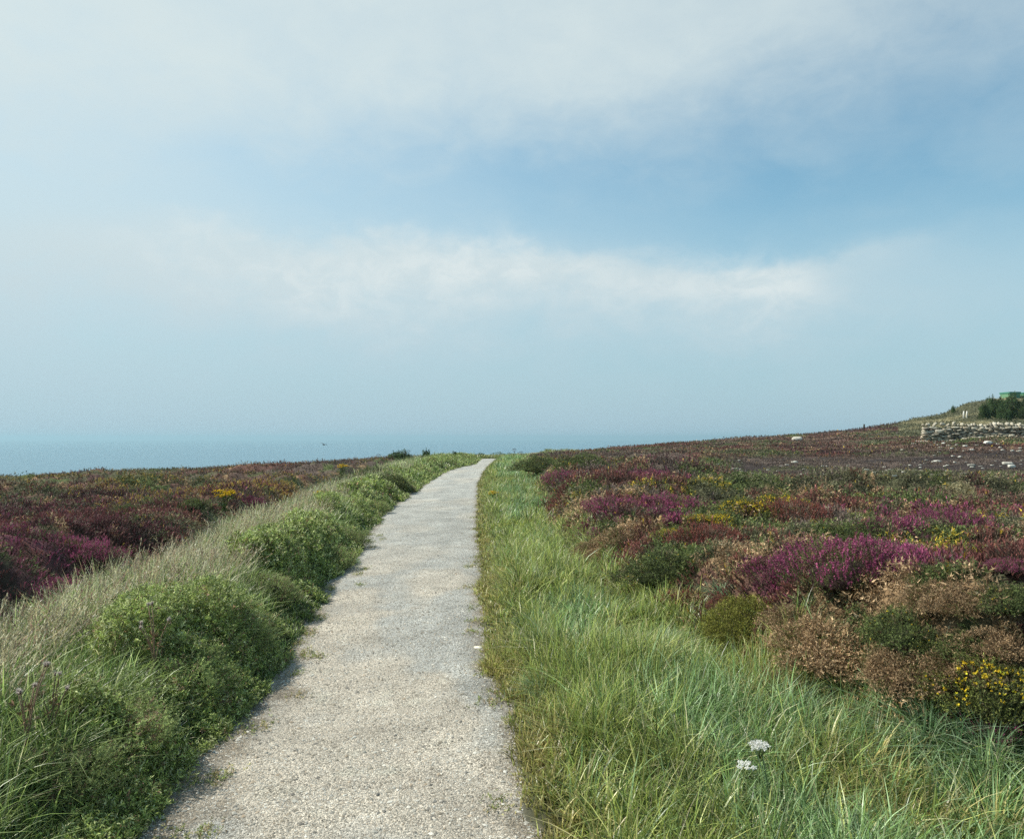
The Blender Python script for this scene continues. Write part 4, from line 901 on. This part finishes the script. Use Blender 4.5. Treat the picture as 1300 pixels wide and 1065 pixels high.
for x0, x1, yt, lab in ((1275, 1289.5, 498, 'small green cabin standing on the hill above the dark thicket'), (1293, 1309, 498.8, 'second green cabin, cut off by the right edge of the picture')):
    Y = 124; X0 = ray(x0, yt)[0] / ray(x0, yt)[1] * Y; X1 = ray(x1, yt)[0] / ray(x1, yt)[1] * Y; zt = CAMZ + ray(x0, yt)[2] / ray(x0, yt)[1] * Y; xc = (X0 + X1) / 2; zg = float(H(xc, Y)) ; ht = max(zt - zg, 2.1)
    c = empty('cabin', (xc, Y, zt - ht)); tag(c, lab, 'cabin', 'green cabins on the hill'); w2 = X1 - X0
    box('wall', (0, 0, (ht - .26) / 2 - .2), (w2 - .12, 2.4, ht - .26 + .4), MGL, c); box('roof', (0, 0, ht - .13), (w2, 2.6, .26), MG, c)
    d = box('door', (.25, -1.215, ht / 2 - .2), (.7, .05, ht - .7), MG, c, .01); box('handle', (.5, -1.25, ht / 2 - .2), (.03, .04, .14), MP, d, .004)
# a bird over the sea
bv, bf = ICO[2]; bv = bv * np.array([.06, .19, .055]); bv[:, 0] *= np.where(bv[:, 1] < -.08, .6, 1)
wing = []
for s in (-1, 1):
    pts = np.array([(.03, .06, .02), (.03, -.06, .02), (.20, .05, .10), (.20, -.05, .10), (.42, -.02, .03), (.40, -.09, .03)]) * np.array([s, 1, 1]); up = pts + np.array([0, 0, .012])
    f = [(0, 2, 3), (0, 3, 1), (2, 4, 5), (2, 5, 3)]; wing.append((np.concatenate([pts, up]), np.array(f + [(a + 6, c + 6, b + 6) for a, b, c in f] + [(0, 6, 8), (0, 8, 2), (2, 8, 10), (2, 10, 4), (1, 3, 9), (1, 9, 7), (3, 5, 11), (3, 11, 9), (4, 10, 11), (4, 11, 5)]), np.full((12, 3), .05)))
o = mesh_np('bird', *cat([(bv, bf, np.full((len(bv), 3), .05))] + wing), [M_TWIG]); d = ray(411, 564.5); d = d / d[1] * 75; o.location = (d[0], d[1], CAMZ + d[2]); o.rotation_euler = (.1, .25, .9); tag(o, 'tiny dark bird flying above the left heath against the pale sky', 'bird')
# pale scrap by the left path edge
X, Y = at(216, 924); t = np.linspace(0, 1, 7)
def strip(p0, p1, p2, w0, w1):
    p0, p1, p2 = map(np.array, (p0, p1, p2)); P = (1 - t)[:, None] ** 2 * p0 + 2 * (t * (1 - t))[:, None] * p1 + (t ** 2)[:, None] * p2; ww = (w0 + (w1 - w0) * t)[:, None]; sd_ = np.array([[.2, 1, .35]]); sd_ = sd_ / np.linalg.norm(sd_); a, b = P - sd_ * ww, P + sd_ * ww
    v = np.concatenate([a, b, a + [[0, 0, .0015]], b + [[0, 0, .0015]]]); f = []
    for i in range(6): f += [(i, i + 1, i + 8), (i, i + 8, i + 7), (i + 14, i + 22, i + 15), (i + 14, i + 21, i + 22), (i, i + 14, i + 15), (i, i + 15, i + 1), (i + 7, i + 8, i + 22), (i + 7, i + 22, i + 21)]
    return v, np.array(f), np.full((28, 3), .5) * np.array([1, 1.02, .98])
o = mesh_np('fallen_leaf', *cat([strip((0, 0, .01), (-.03, 0, .01), (-.03, .01, .07), .012, .002), strip((0, 0, .01), (.05, 0, .0), (.085, .01, .035), .012, .002), strip((.02, 0, .012), (.045, .03, .01), (.06, .04, .03), .008, .002)]), [M_LEAF])
o.location = (X, Y, float(pathz(X, Y)) + .01); tag(o, 'pale grey forked withered leaf lying in the shade at the left path edge', 'leaf')

# ------------------------------------------------------------------ haze over land and sea
bm = bmesh.new(); bmesh.ops.create_cube(bm, size=1)
for v_ in bm.verts: v_.co = Vector((v_.co.x * 32000, v_.co.y * 32000, (-74 if v_.co.z < 0 else 32)))
me = bpy.data.meshes.new('haze'); bm.to_mesh(me); bm.free(); hz_m = mat('haze'); pv_ = hz_m.node_tree.nodes.new('ShaderNodeVolumePrincipled'); pv_.inputs['Color'].default_value = (.47, .70, .80, 1)
pv_.inputs['Density'].default_value = HAZE; pv_.inputs['Anisotropy'].default_value = 0.2
oo = hz_m.node_tree.nodes.new('ShaderNodeOutputMaterial'); hz_m.node_tree.links.new(pv_.outputs[0], oo.inputs['Volume']); me.materials.append(hz_m)
haze = bpy.data.objects.new('haze', me); COL.objects.link(haze); tag(haze, kind='stuff')
